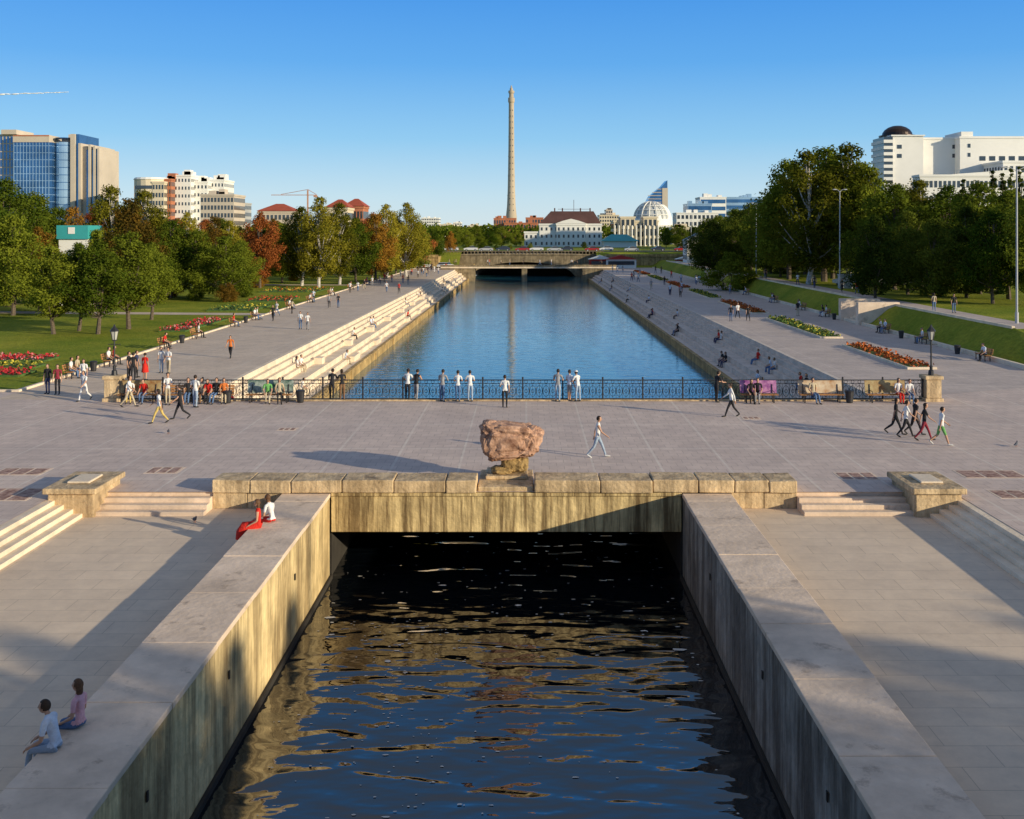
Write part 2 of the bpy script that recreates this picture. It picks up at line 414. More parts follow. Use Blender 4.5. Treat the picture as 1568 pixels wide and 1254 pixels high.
# ------------------------------------------------------------------ dam behind and under viewpoint
b = B(); b.box(-90, -7, -40, .38, -4, 7.5, 0); b.box(5.6, 130, -40, .38, -4, 7.5, 0); b.box(-7, 5.6, -40, .38, -1, 7.5, 0)
b.box(-90, 130, -.1, .39, 7.52, 7.65, 1)
b.quad([(-90, -38, 7.51), (130, -38, 7.51), (130, -3, 7.51), (-90, -3, 7.51)], 2)
b.obj('dam_street', [granite, stepc, asph])
b = B()
x = -90
while x < 130:
    b.tube([(x, .2, 7.6), (x, .2, 8.7)], .03, 6, 0)
    x += .9
for z in (7.8, 8.35, 8.7): b.tube([(-90, .2, z), (130, .2, z)], .03, 6, 0)
b.obj('dam_railing', [iron])

def street_lamp_tall(x, y, z, h, arm=1.0, r=.14):
    b = B(); b.tube([(0, 0, 0), (0, 0, .9), (0, 0, .92), (0, 0, h)], [r, r, r*.65, r*.43], 10, 0)
    b.tube([(-.05, 0, h-.1), (-arm*.6, 0, h+.15), (-arm, 0, h+.2)], .03, 6, 0)
    b.tube([(.05, 0, h-.1), (arm*.6, 0, h+.15), (arm, 0, h+.2)], .03, 6, 0)
    for s in (-1, 1):
        b.ball((s*(arm+.2), 0, h+.18), (.3, .12, .08), 10, 6, 0)
    return b.obj('street_lamp', [steel], (x, y, z))
street_lamp_tall(53, -.8, 7.6, 9, 1.2, .26); street_lamp_tall(30, -.8, 7.6, 9, 1.2, .24)
for px, base, top, arm in [(1286, 442, 292, .5), (1557, 495, 259, .9), (1158, 420, 312, .5)]:
    x, y = gp(px, base, 2.0); street_lamp_tall(x, y, 1.98, gz(top, y)-2.0, arm)
street_lamp_tall(41, 260, 2, 12); street_lamp_tall(-30.5, 275, 0, 11)

# ------------------------------------------------------------------ canal banks
def bank(name, pts, y0, y1, mats, mi):
    b = B()
    for k in range(len(pts)-1):
        (xa, za), (xb, zb) = pts[k], pts[k+1]
        b.quad([(xa, y0, za), (xa, y1, za), (xb, y1, zb), (xb, y0, zb)], mi[k])
    return b.obj(name, mats)
LP = [(-14.8, -3.6), (-14.8, -2.3), (-15.8, -2.3), (-15.8, -1.85), (-16.2, -1.85), (-16.2, -1.4), (-17.3, -1.4)]
x, z = -17.3, -1.4
for k in range(4): z += .35; LP.append((x, z)); x -= .33; LP.append((x, z))
LP[-1] = (-18.62, 0.0)
mi = [1]+[0]*(len(LP)-2)
bank('embankment_steps', LP, 58, 286, [stepc, wallst], mi)
RP = [(16.0, -3.6), (16.0, -2.3), (17.0, -2.3), (17.0, -1.85), (17.5, -1.85), (17.5, -1.4), (18.6, -1.4)]
x, z = 18.6, -1.4
for k in range(4): z += .35; RP.append((x, z)); x += .35; RP.append((x, z))
RP[-1] = (20.02, 0.0)
stepr = M('step_granite', (.62, .53, .46), .8, .18, .8, bump=.3)
bank('embankment_steps', RP, 58, 286, [stepr, wallst], mi)
b = B()
y = 66
while y < 265:
    b.box(-16.25, -15.45, y, y+3.2, -2.32, -1.83, 0); b.box(-17.32, -16.6, y+5, y+6.2, -1.42, -.9, 0)
    b.box(-15.05, -14.68, y+8, y+9, -3.3, -2.25, 1)
    y += 14
b.obj('embankment_seat_blocks', [stepc, wallst], bevel=.03)
b = B(); b.box(-15.1, -14.74, 58, 272, -2.42, -2.26, 0); b.box(15.94, 16.3, 58, 272, -2.42, -2.26, 0)
b.obj('quay_edge_stones', [wallst], bevel=.03)
b = B(); y = 72
while y < 265:
    b.box(16.95, 17.5, y, y+3.2, -2.32, -1.83, 0); y += 14
b.obj('embankment_seat_blocks', [stepr], bevel=.03)
b = B(); b.quad([(-29.5, 58, .004), (-18.6, 58, .004), (-18.6, 284, .004), (-29.5, 284, .004)])
b.obj('promenade_pavement', [pave_prom])
pave_r = paving('promenade_paving_grey', (.66, .55, .48), (.82, .7, .6), 7.0, 7.0, .05, 1.0, .5, jitter=.05)
b = B(); b.quad([(20, 58.1, .004), (33.9, 64.2, .004), (33.9, 284, .004), (20, 284, .004)])
b.quad([(33.5, 58.1, .008), (90, 58.1, .008), (90, 66, .008), (33.5, 70, .008)])
b.obj('promenade_pavement', [pave_r])
b = B(); b.box(-29.75, -29.5, 61, 284, -.1, .13, 0); b.box(-90, -29.5, 60.8, 61, -.1, .13, 0)
b.obj('kerb', [stepc], bevel=.02)
b = B(); b.box(33.7, 34.0, 70, 280, -.1, .3, 0); b.box(37.15, 37.4, 80, 278, 1.6, 2.14, 0)
b.obj('kerb', [stepc], bevel=.02)
b = B(); b.quad([(37.4, 80, 2.0), (40.2, 80, 2.0), (40.2, 276, 2.0), (37.4, 276, 2.0)]); b.quad([(37.4, 68, .01), (40.2, 68, .01), (40.2, 80, 2.0), (37.4, 80, 2.0)])
b.obj('upper_path', [pave_r])
b = B(); b.quad([(-140, 128, .005), (-29.6, 118, .005), (-29.6, 121, .005), (-140, 132, .005)]); b.quad([(-90, 190, .005), (-29.6, 186, .005), (-29.6, 189, .005), (-90, 194, .005)])
b.obj('park_path', [pave_prom])
for y0 in (106, 190):
    b = B()
    for k in range(10): b.box(34.0+.33*k, 37.5, y0, y0+5, 0, .2*(k+1), 0)
    b.box(33.4, 37.6, y0-.8, y0-.01, -.1, 2.3, 1); b.box(33.4, 37.6, y0+5.01, y0+5.8, -.1, 2.3, 1)
    b.obj('slope_stairs', [stepc, granite_t], bevel=.03)
b = B(); b.box(gx(1287, 138), gx(1306, 138), 138, 139.2, 1.98, 3.7, 0); b.box(gx(1286, 138), gx(1307, 138), 137.9, 139.3, 3.702, 3.82, 1)
b.obj('utility_cabinet', [grey, steel], bevel=.02)

# ------------------------------------------------------------------ flower beds
def leafquads(b, n, box, size, ms, rnd):
    x0, x1, y0, y1, z0, z1 = box
    for _ in range(n):
        x = rnd.uniform(x0, x1); y = rnd.uniform(y0, y1); z = rnd.uniform(z0, z1)
        t = Vector((rnd.gauss(0, 1), rnd.gauss(0, 1), rnd.gauss(0, .6))).normalized()
        u = t.cross(Vector((rnd.gauss(0, 1), rnd.gauss(0, 1), rnd.gauss(0, 1)))).normalized()
        s = size*rnd.uniform(.6, 1.3); c = Vector((x, y, z))
        b.quad([c-t*s, c-u*s*.6, c+t*s, c+u*s*.6], rnd.choice(ms))
fl_red = M('red_flowers', (.50, .03, .04), .8, .3, 3); fl_or = M('orange_flowers', (.50, .12, .02), .8, .3, 3)
fl_ye = M('yellow_flowers', (.50, .42, .05), .8, .3, 3); fl_gr = M('bed_foliage', (.08, .14, .03), .9, .4, 3)
fl_br = M('rust_flowers', (.30, .075, .02), .8, .3, 3); fl_wh = M('pink_flowers', (.6, .25, .25), .8, .3, 3)
def bed(x0, x1, y0, y1, mats, dens=9, seed=0, kerb=True, z=0, size=.13, mix=(2, 2, 3)):
    rnd = random.Random(seed); b = B()
    b.box(x0, x1, y0, y1, z-.05, z+.12, 0)
    if kerb:
        for q in [(x0-.15, x1+.15, y0-.15, y0-.002), (x0-.15, x1+.15, y1+.002, y1+.15), (x0-.15, x0-.002, y0, y1), (x1+.002, x1+.15, y0, y1)]:
            b.box(*q, z-.05, z+.16, 1)
    n = int((x1-x0)*(y1-y0)*dens*3)
    leafquads(b, n, (x0, x1, y0, y1, z+.12, z+.42), size, list(mix), rnd)
    return b.obj('flower_bed', [fl_gr, stepc]+mats)
bed(26, 27.7, 71, 85.5, [fl_br, fl_or], seed=1); bed(26, 27.7, 92, 113, [fl_ye, fl_gr], seed=2, mix=(2, 3, 3, 0))
bed(26, 27.7, 120, 141, [fl_or, fl_br], seed=3); bed(26, 27.7, 148, 168, [fl_gr, fl_ye], seed=4, mix=(2, 2, 3))
bed(26, 27.7, 175, 196, [fl_or, fl_br], seed=5); bed(26, 27.7, 203, 225, [fl_gr, fl_ye], seed=6)
bed(26, 27.7, 232, 255, [fl_or, fl_br], seed=7)
bed(-39, -32.6, 67, 69.6, [fl_red, fl_red], 8, 11, False); bed(-40, -33.6, 71.2, 73.2, [fl_ye, fl_gr], 7, 12, False, mix=(2, 2, 3))
bed(-41, -34.6, 75, 77.6, [fl_red, fl_wh], 8, 13, False, mix=(2, 2, 3))
bed(-34.5, -32, 98, 112, [fl_red, fl_wh], 5, 14, False, size=.14, mix=(2, 2, 3, 0))
bed(-38, -32.5, 124, 133, [fl_ye, fl_gr], 3, 15, False, size=.15, mix=(2, 3, 3, 0)); bed(-38, -32.5, 141, 150, [fl_red, fl_or], 3, 16, False, size=.15, mix=(2, 3, 0, 0))
bed(-42, -33, 164, 174, [fl_ye, fl_or], 2, 17, False, size=.16, mix=(2, 3, 0, 0))

# ------------------------------------------------------------------ trees
L_green = leafmat('leaves_green', (.035, .070, .008), (.22, .25, .026), .32)
L_yel = leafmat('leaves_yellow_green', (.07, .085, .008), (.38, .32, .035), .35)
L_dark = leafmat('leaves_dark', (.022, .042, .008), (.13, .155, .02))
L_red = leafmat('leaves_autumn', (.18, .05, .015), (.50, .17, .05))
L_rust = leafmat('leaves_rust', (.08, .06, .012), (.40, .20, .03))
bark = M('bark', (.13, .10, .075), .95, .4, 6, coord='object', bump=.6)
bark_b = M('birch_bark', (.5, .46, .42), .9, .5, 3, coord='object', stretch=(1, 1, 3))
def tree_mesh(name, seed, h, th, cr, n, leaf, mats, ncl=26, peak=.75, cone=False, flat=.85):
    rg = np.random.default_rng(seed); b = B()
    bend = rg.normal(0, .012*h, (6, 2)); bend[0] = 0
    tp = [(bend[i][0], bend[i][1], h*.9*i/5) for i in range(6)]
    r0 = .018*h
    b.tube([(0, 0, -.2)]+tp[0:], [r0*1.35, r0*1.1]+[r0*(1-.85*i/5) for i in range(1, 6)], 7, 0)
    cs = []
    for i in range(ncl):
        t = th+(1-th)*((i+.5)/ncl)
        u = (t-th)/(1-th)
        env = (1-u)**.8*1.0+.05 if cone else math.sin(math.pi*min(1, max(0, u*.92+.06))**peak)
        a = i*2.4+rg.uniform(-.9, .9)
        rr = cr*h*env*rg.uniform(.3, 1.08)
        R0 = cr*h*(.13+.20*env)*rg.uniform(.6, 1.3)
        zc = min(h*t+rg.normal(0, .02*h), h-R0*.5)
        c = np.array([rr*math.cos(a), rr*math.sin(a), zc]); cs.append((c, R0))
        if i % 2 == 0:
            k = max(1, min(4, int(5*(t-.15))))
            s = np.array(tp[k]); s[2] = min(s[2], zc-.05*h); s[2] = max(s[2], th*h*.7)
            mid = (s+c)/2; mid[2] -= .02*h
            b.tube([tuple(s), tuple(mid), tuple(c)], [r0*.38, r0*.25, r0*.08], 5, 0)
    wts = np.array([c[1]**2 for c in cs]); wts /= wts.sum()
    pick = rg.choice(len(cs), n, p=wts)
    d = rg.normal(0, 1, (n, 3)); d /= np.linalg.norm(d, axis=1)[:, None]
    C = np.array([cs[i][0] for i in pick]); RR = np.array([cs[i][1] for i in pick])
    rad = RR*(.3+.9*rg.random(n)**.8)
    P = C+d*rad[:, None]*np.array([1, 1, flat])
    P[:, 2] = np.maximum(P[:, 2], th*h*.75)
    nn = d+rg.normal(0, .6, (n, 3))+np.array([0, 0, .25]); nn /= np.linalg.norm(nn, axis=1)[:, None]
    t = np.cross(nn, rg.normal(0, 1, (n, 3))); t /= np.linalg.norm(t, axis=1)[:, None]
    w = np.cross(nn, t); s = leaf*rg.uniform(.5, 1.3, n)[:, None]
    V = np.stack([P-t*s, P-w*s*.62, P+t*s, P+w*s*.62], 1).reshape(-1, 3)
    o = len(b.v); b.v += [tuple(q) for q in V]
    b.f += [(o+4*i, o+4*i+1, o+4*i+2, o+4*i+3) for i in range(n)]; b.m += [1]*n
    return b.mesh(name, mats)
TM = {}
for k in range(3):
    TM['linden%d' % k] = tree_mesh('linden', 10+k, 10, .14, .34, 18000, .115, [bark, L_green], 64)
    TM['birch%d' % k] = tree_mesh('birch', 20+k, 10, .12, .26, 15000, .105, [bark_b, L_yel], 64, .8)
    TM['dark%d' % k] = tree_mesh('dark', 30+k, 10, .08, .36, 18000, .13, [bark, L_dark], 64)
for k in range(2):
    TM['maple%d' % k] = tree_mesh('maple', 40+k, 10, .14, .3, 12000, .12, [bark, L_red], 46)
    TM['rust%d' % k] = tree_mesh('rust', 43+k, 10, .12, .3, 13000, .12, [bark, L_rust], 48)
    TM['poplar%d' % k] = tree_mesh('poplar', 46+k, 10, .1, .11, 8000, .10, [bark, L_dark], 46, .6)
    TM['young%d' % k] = tree_mesh('young', 50+k, 10, .25, .27, 15000, .11, [bark, L_green], 60)
    TM['bush%d' % k] = tree_mesh('bush', 55+k, 10, .04, .55, 9000, .24, [bark, L_green], 36)
TM['rbush0'] = tree_mesh('rbush', 58, 10, .04, .6, 8000, .24, [bark, L_rust], 36)
NM = {'linden': 'linden_tree', 'birch': 'birch_tree', 'dark': 'elm_tree', 'maple': 'autumn_maple_tree', 'rust': 'rowan_tree',
      'poplar': 'poplar_tree', 'young': 'young_linden_tree', 'bush': 'bush', 'rbush': 'red_bush'}
rt = random.Random(99)
NV = {'linden': 3, 'birch': 3, 'dark': 3, 'maple': 2, 'rust': 2, 'poplar': 2, 'young': 2, 'bush': 2, 'rbush': 1}
def plant(kind, x, y, h, wide=1.0, z=None):
    me = TM[kind+str(rt.randrange(NV[kind]))]
    s = h/10
    inst(NM[kind], me, (x, y, (tz(x, y) if z is None else z)-.02), rt.uniform(0, 6.28), (s*wide, s*wide*rt.uniform(.9, 1.1), s))
def tp_(kind, px, Y, top, wide=1.0):
    x = gx(px, Y); plant(kind, x, Y, gz(top, Y)-tz(x, Y), wide)
for a in [('young', 82, 96, 378, 1.35), ('young', 121, 99, 372, 1.1), ('young', 150, 96, 368, 1.3), ('young', 197, 101, 356, 1.35), ('young', 232, 112, 372, 1.2),
          ('linden', 5, 140, 276, 1.1), ('linden', 55, 150, 296, 1), ('linden', -50, 120, 280, 1.1), ('rust', 110, 160, 318, 1), ('birch', 172, 150, 286, 1.1),
          ('rust', 200, 138, 305, 1.1), ('birch', 222, 165, 292, 1.1), ('linden', 262, 150, 338, 1.2), ('linden', 300, 150, 352, 1.2), ('linden', 345, 145, 362, 1.4),
          ('rust', 330, 180, 332, 1), ('birch', 288, 190, 326, 1), ('maple', 398, 178, 324, 1.0), ('linden', 370, 172, 368, 1.1), ('linden', 432, 195, 342, 1),
          ('birch', 462, 185, 318, 1.1), ('birch', 488, 180, 303, 1.1), ('birch', 520, 190, 312, 1.1), ('linden', 545, 200, 334, 1.1), ('rust', 575, 205, 328, 1.1),
          ('birch', 592, 215, 314, 1.1), ('birch', 622, 225, 312, 1.0), ('rust', 606, 240, 335, 1), ('linden', 640, 250, 340, 1), ('maple', 570, 222, 326, .8),
          ('linden', 30, 180, 300, 1.2), ('linden', 90, 190, 318, 1.2), ('maple', 142, 185, 318, .9), ('linden', 250, 210, 336, 1.2), ('rust', 180, 215, 322, 1.2),
          ('birch', 350, 220, 338, 1.2), ('rust', 420, 240, 338, 1.2), ('linden', 500, 240, 332, 1.2), ('linden', 660, 290, 352, 1.2), ('rust', 690, 300, 354, 1.1),
          ('linden', 715, 330, 352, 1.1), ('linden', 20, 118, 330, 1.2), ('rust', 60, 125, 348, 1.1), ('rust', 240, 150, 350, .9), ('linden', 150, 135, 352, 1.1), ('linden', 215, 140, 350, 1.2),
          ('linden', 405, 200, 352, 1.2), ('linden', 455, 215, 345, 1.2)]:
    tp_(*a)
for k in range(34):
    px = -60+k*21+rt.uniform(-8, 8); Y = rt.uniform(240, 330); tp_(rt.choice(['linden', 'linden', 'rust', 'birch', 'maple', 'dark']), px, Y, rt.uniform(333, 350), 1.3)
for px, py, h in [(350, 462, 2.6), (300, 460, 2), (375, 455, 2.2), (260, 455, 2.4), (230, 452, 2.6), (150, 448, 2.8), (90, 452, 2.6), (450, 430, 2.2), (25, 440, 3), (205, 447, 2.5), (395, 440, 2.4), (120, 445, 2.2)]:
    x, y = gp(px, py); plant(rt.choice(['bush', 'rbush']), x, y, h)
for a in [('birch', 1238, 150, 232, 1.15), ('linden', 1262, 158, 228, 1.2), ('birch', 1300, 152, 222, 1.2), ('linden', 1208, 165, 246, 1.1), ('linden', 1325, 150, 250, 1.0), ('dark', 1275, 168, 240, 1.0),
          ('linden', 1370, 135, 282, 1.2), ('birch', 1410, 140, 276, 1.2), ('linden', 1450, 135, 286, 1.2), ('linden', 1500, 125, 280, 1.2), ('linden', 1545, 115, 292, 1.2),
          ('linden', 1590, 105, 282, 1.1), ('dark', 1340, 115, 330, 1), ('dark', 1430, 112, 335, 1.0), ('linden', 1520, 108, 322, 1.0), ('dark', 1480, 118, 318, 1.1), ('dark', 1390, 124, 322, 1.1),
          ('linden', 1180, 190, 298, 1.1), ('dark', 1150, 205, 312, 1.1), ('linden', 1125, 225, 320, 1.2), ('linden', 1100, 245, 330, 1.2), ('dark', 1195, 175, 330, 1.2),
          ('rust', 1232, 185, 310, 1.1), ('linden', 1280, 190, 300, 1.2), ('dark', 1340, 185, 286, 1.2), ('dark', 1400, 180, 292, 1.2), ('dark', 1470, 175, 298, 1.2),
          ('dark', 1540, 165, 296, 1.2), ('poplar', 1520, 160, 262, 1), ('poplar', 1535, 162, 266, 1), ('poplar', 1548, 158, 258, 1), ('poplar', 1562, 160, 255, 1), ('poplar', 1475, 170, 275, 1.3),
          ('dark', 1160, 260, 335, 1.3), ('dark', 1110, 280, 340, 1.2), ('linden', 1075, 300, 345, 1.2), ('linden', 1045, 330, 345, 1.2), ('linden', 1092, 215, 345, .8)]:
    tp_(*a)
for k in range(30):
    px = 1080+k*19+rt.uniform(-8, 8); Y = rt.uniform(200, 300); tp_('dark', px, Y, rt.uniform(315, 340), 1.3)
for k in range(12):
    tp_('bush', 1120+k*40, rt.uniform(170, 230), rt.uniform(385, 395), 1.3)
for px, Y, t in [(735, 360, 358), (748, 380, 352), (768, 400, 348), (790, 420, 352), (700, 380, 348), (936, 420, 355), (1020, 400, 350), (1060, 380, 348), (1035, 450, 345), (730, 520, 345), (812, 350, 372), (870, 345, 378), (895, 360, 370), (760, 335, 374), (740, 330, 370), (782, 338, 374), (665, 340, 360), (690, 345, 364)]:
    tp_('linden', px, Y, t, 1.3)
# unseen trees and a building added on the sunny side to shade the foreground
for i in range(11):
    plant('linden', 42+i*6.2+rt.uniform(-1, 1), -9+rt.uniform(-1, 1), rt.uniform(7.2, 9.4), 1.0, z=7.5)
def tree_mass(name, Y, b0, b1, e_lo, e_hi, n, seed, mat, leaf):
    rg = np.random.default_rng(seed)
    ncl = 260; cx = np.linspace(gx(b0, Y), gx(b1, Y), ncl)+rg.normal(0, 4, ncl); cy = Y+rg.normal(0, 18, ncl)
    ch = np.array([gz(rg.uniform(e_hi, e_lo), Y) for _ in range(ncl)]); cr = rg.uniform(5, 10, ncl)*Y/700
    pk = rg.integers(0, ncl, n); d = rg.normal(0, 1, (n, 3)); d /= np.linalg.norm(d, axis=1)[:, None]
    P = np.stack([cx[pk], cy[pk], np.zeros(n)], 1)+d*cr[pk][:, None]*.9
    P[:, 2] = 4+(ch[pk]-4)*rg.random(n)**.6+d[:, 2]*1.0
    t = rg.normal(0, 1, (n, 3)); t /= np.linalg.norm(t, axis=1)[:, None]
    w = np.cross(t, rg.normal(0, 1, (n, 3))); w /= np.linalg.norm(w, axis=1)[:, None]; s = leaf*rg.uniform(.6, 1.3, n)[:, None]
    V = np.stack([P-t*s, P-w*s*.7, P+t*s, P+w*s*.7], 1).reshape(-1, 3)
    b = B(); b.v = [tuple(q) for q in V]; b.f = [(4*i, 4*i+1, 4*i+2, 4*i+3) for i in range(n)]; b.m = [0]*n
    b.obj(name, [mat])
tree_mass('distant_trees', 640, -150, 1750, 352, 344, 26000, 1, L_green, 1.0)
tree_mass('distant_trees', 1100, -150, 1750, 352, 345, 22000, 2, L_green, 1.8)

# ------------------------------------------------------------------ buildings
def block(b, x0, x1, y0, y1, z0, z1, floors, bays, wall, win, fw=.6, fh=.55, sides=True, ribbon=False, par=True):
    b.box(x0, x1, y0, y1, z0, z1, wall)
    if par: b.box(x0-.25, x1+.25, y0-.25, y1+.25, z1+.01, z1+.7, wall)
    fhh = (z1-z0)/floors
    for f in range(floors):
        za = z0+fhh*(f+.5-fh/2); zb = z0+fhh*(f+.5+fh/2)
        if ribbon:
            b.box(x0+.5, x1-.5, y0-.08, y0-.01, za, zb, win)
            if sides:
                b.box(x1+.01, x1+.08, y0+.5, y1-.5, za, zb, win); b.box(x0-.08, x0-.01, y0+.5, y1-.5, za, zb, win)
            continue
        if fw <= 0: continue
        bw = (x1-x0)/bays
        for k in range(bays):
            xa = x0+bw*(k+.5-fw/2); b.box(xa, xa+bw*fw, y0-.08, y0-.01, za, zb, win)
        if sides:
            nb = max(1, int((y1-y0)/bw)); bw2 = (y1-y0)/nb
            for k in range(nb):
                ya = y0+bw2*(k+.5-fw/2)
                b.box(x1+.01, x1+.08, ya, ya+bw2*fw, za, zb, win); b.box(x0-.08, x0-.01, ya, ya+bw2*fw, za, zb, win)
def bld(name, px0, px1, top, Y, depth, floors, bays, wall, win=None, base=0.0, roof=None, **kw):
    b = B(); x0, x1 = gx(px0, Y), gx(px1, Y)
    block(b, x0, x1, Y, Y+depth, base, gz(top, Y), floors, bays, 0, 1, **kw)
    if roof == 'hip':
        z1 = gz(top, Y)+.8; cy = Y+depth/2; q = min(depth, x1-x0)*.4; hh = depth*.22
        P = [(x0-.6, Y-.6, z1), (x1+.6, Y-.6, z1), (x1+.6, Y+depth+.6, z1), (x0-.6, Y+depth+.6, z1), (x0+q, cy, z1+hh), (x1-q, cy, z1+hh)]
        b.add(P, [(0, 1, 5, 4), (1, 2, 5), (2, 3, 4, 5), (3, 0, 4), (0, 3, 2, 1)], 2)
    else:
        rr = random.Random(int(px0*7+Y))
        for _ in range(3):
            xx = rr.uniform(x0+1, x1-4); zt = gz(top, Y)
            b.box(xx, xx+rr.uniform(2, 4), Y+depth*.3, Y+depth*.6, zt+.72, zt+rr.uniform(1.6, 3.5), 0)
    return b.obj(name, [wall, win or glassd, redroof])
b = B(); block(b, 44, 118, -36, -16, 7.52, 15.0, 2, 18, 0, 1, .4, .5); b.obj('shade_caster_building', [cream, glassd])  # added block out of view; its shadow darkens the lower terraces
Y = 480; b = B()
def fx(p): return gx(p, Y)
block(b, fx(-70), fx(26), Y, Y+25, 0, gz(208, Y), 15, 18, 0, 1, .6, .86); b.box(fx(5), fx(28), Y-2, Y+15, gz(206, Y), gz(199, Y), 0)
block(b, fx(28), fx(86), Y-4, Y+20, 0, gz(219, Y), 16, 12, 1, 3, .85, .08, par=False)
for k in range(12): b.box(fx(28+58*k/12)-.1, fx(28+58*k/12)+.1, Y-4.3, Y-4.01, 0, gz(219, Y), 3)
b.box(fx(27), fx(82), Y-4.5, Y+20.5, gz(219, Y)+.02, gz(208, Y), 0); b.box(fx(27.5), fx(82), Y-4.6, Y-4.52, gz(210, Y), gz(208, Y), 4)
c = fx(98)
b.tube([(c, Y+2, 0), (c, Y+2, gz(218, Y))], 4.6, 24, 3)
for k in range(16): b.tube([(c, Y+2, 3.4*k+2), (c, Y+2, 3.4*k+2.3)], 4.66, 24, 1)
b.box(fx(96), fx(113), Y+6, Y+20, 0, gz(204, Y), 0)
b.box(fx(112), fx(119), Y-3, Y+20, 0, gz(206, Y), 0); b.box(fx(119.1), fx(124), Y-2, Y+20, 0, gz(206, Y), 1); b.box(fx(124.1), fx(128), Y-3, Y+20, 0, gz(220, Y), 0)
b.box(fx(128.1), fx(135), Y-1, Y+20, 0, gz(224, Y), 0)
for k, (a, d) in enumerate([(135.2, 139), (143, 146.5), (150, 153)]): b.box(fx(a), fx(d), Y-2, Y+18, 0, gz(230, Y), 1)
b.box(fx(139.2), fx(142.8), Y-3, Y+20, 0, gz(222, Y), 0); b.box(fx(146.8), fx(149.8), Y-3, Y+20, 0, gz(224, Y), 0); b.box(fx(153.2), fx(156), Y-3, Y+20, 0, gz(227, Y), 0)
b.obj('glass_hotel', [tan, glassb, glassb, glassl, brick])
b = B(); Y = 450; c = gx(222, Y)
b.tube([(c, Y+8, 0), (c, Y+8, gz(274, Y))], 7.2, 20, 0); b.tube([(c, Y+8, gz(274, Y)), (c, Y+8, gz(271, Y))], [7.6, 7.0], 20, 2)
for k in range(9): b.tube([(c, Y+8, 2.2+3.3*k), (c, Y+8, 3.7+3.3*k)], 7.26, 20, 1)
block(b, gx(232, Y), gx(250, Y), Y+1, Y+14, 0, gz(280, Y), 9, 4, 0, 1)
b.obj('round_apartment_house', [cream, glassd, white])
bld('brown_apartment_house', 250, 262, 276, 455, 14, 10, 3, brick)
bld('white_apartment_house', 262, 292, 270, 460, 16, 10, 6, white, fw=.4, fh=.4); bld('white_apartment_house', 290, 318, 280, 465, 16, 9, 5, white, fw=.4, fh=.4)
bld('white_apartment_house', 318, 343, 277, 470, 16, 9, 5, white, fw=.4, fh=.4); bld('tan_apartment_house', 307, 358, 300, 400, 16, 8, 10, tan)
bld('grey_office_building', 345, 372, 312, 520, 16, 7, 6, grey); bld('brick_house', 395, 450, 326, 420, 14, 5, 9, tan, roof='hip')
bld('brick_house', 500, 532, 321, 330, 12, 4, 7, cream, roof='hip'); bld('brick_house', 527, 556, 319, 350, 12, 4, 6, brick, roof='hip')
b = B(); Yk = 134; b.box(gx(90, Yk), gx(134, Yk), Yk, Yk+4, 0, gz(366, Yk), 1); b.box(gx(88, Yk), gx(136, Yk), Yk-.3, Yk+4.3, gz(366, Yk)+.01, gz(345, Yk), 0); b.box(gx(106, Yk), gx(116, Yk), Yk-.36, Yk-.31, gz(358, Yk), gz(348, Yk), 1)
b.obj('teal_kiosk', [teal, white])
bld('distant_apartment_house', 645, 672, 334, 1500, 30, 8, 10, white); bld('distant_apartment_house', 672, 694, 344, 1480, 30, 4, 8, cream)
bld('distant_apartment_house', 694, 706, 341, 1500, 25, 6, 5, white); bld('distant_apartment_house', 862, 888, 340, 1300, 30, 6, 8, tan)
bld('distant_apartment_house', 918, 948, 330, 1000, 30, 8, 8, cream); bld('distant_apartment_house', 928, 938, 322, 1005, 20, 10, 3, tan)
bld('distant_apartment_house', 716, 740, 346, 1300, 25, 3, 8, cream); bld('distant_apartment_house', 575, 600, 330, 900, 25, 7, 7, white)
bld('brick_factory', 756, 790, 335, 900, 30, 4, 9, brick); bld('brick_factory', 772, 822, 342, 880, 20, 3, 12, brick, roof=None)
bld('brick_factory', 805, 832, 334, 920, 20, 4, 6, brick)
Y = 420; b = B(); f = lambda p: gx(p, Y); zt = lambda q: gz(q, Y)
block(b, f(803), f(922), Y, Y+18, 3.9, zt(357), 2, 17, 0, 1, .4, .45)
block(b, f(826), f(921), Y-.6, Y+17, 3.9, zt(345), 3, 13, 0, 1, .36, .42)
block(b, f(852), f(896), Y-2.0, Y+12, 3.9, zt(345), 3, 6, 0, 1, .36, .42)
b.prism([(f(850), Y-2.4, zt(345)+.72), (f(898), Y-2.4, zt(345)+.72), (f(886), Y-2.4, zt(338)), (f(874), Y-2.4, zt(335)), (f(862), Y-2.4, zt(338))], (0, 4, 0), 0)
b.add([(f(826), Y+2, zt(345)+.72), (f(921), Y+2, zt(345)+.72), (f(921), Y+15, zt(345)+.72), (f(826), Y+15, zt(345)+.72), (f(844), Y+5, zt(323)), (f(910), Y+5, zt(323)), (f(904), Y+12, zt(323)), (f(850), Y+12, zt(323))],
      [(0, 1, 5, 4), (1, 2, 6, 5), (2, 3, 7, 6), (3, 0, 4, 7), (4, 5, 6, 7)], 2)
for p in (850, 862, 890, 905): b.box(f(p)-.25, f(p)+.25, Y+6, Y+6.6, zt(323), zt(318), 2)
b.box(f(855), f(905), Y+6, Y+6.1, zt(320), zt(319.4), 2); b.tube([(f(880), Y+8, zt(323)), (f(880), Y+8, zt(305))], .1, 5, 2)
b.obj('white_mansion_with_brown_roof', [white, glassd, brownroof])
Y = 440; b = B()
block(b, gx(940, Y), gx(1008, Y), Y, Y+16, 3.9, gz(340, Y), 3, 10, 0, 1, .5, .62)
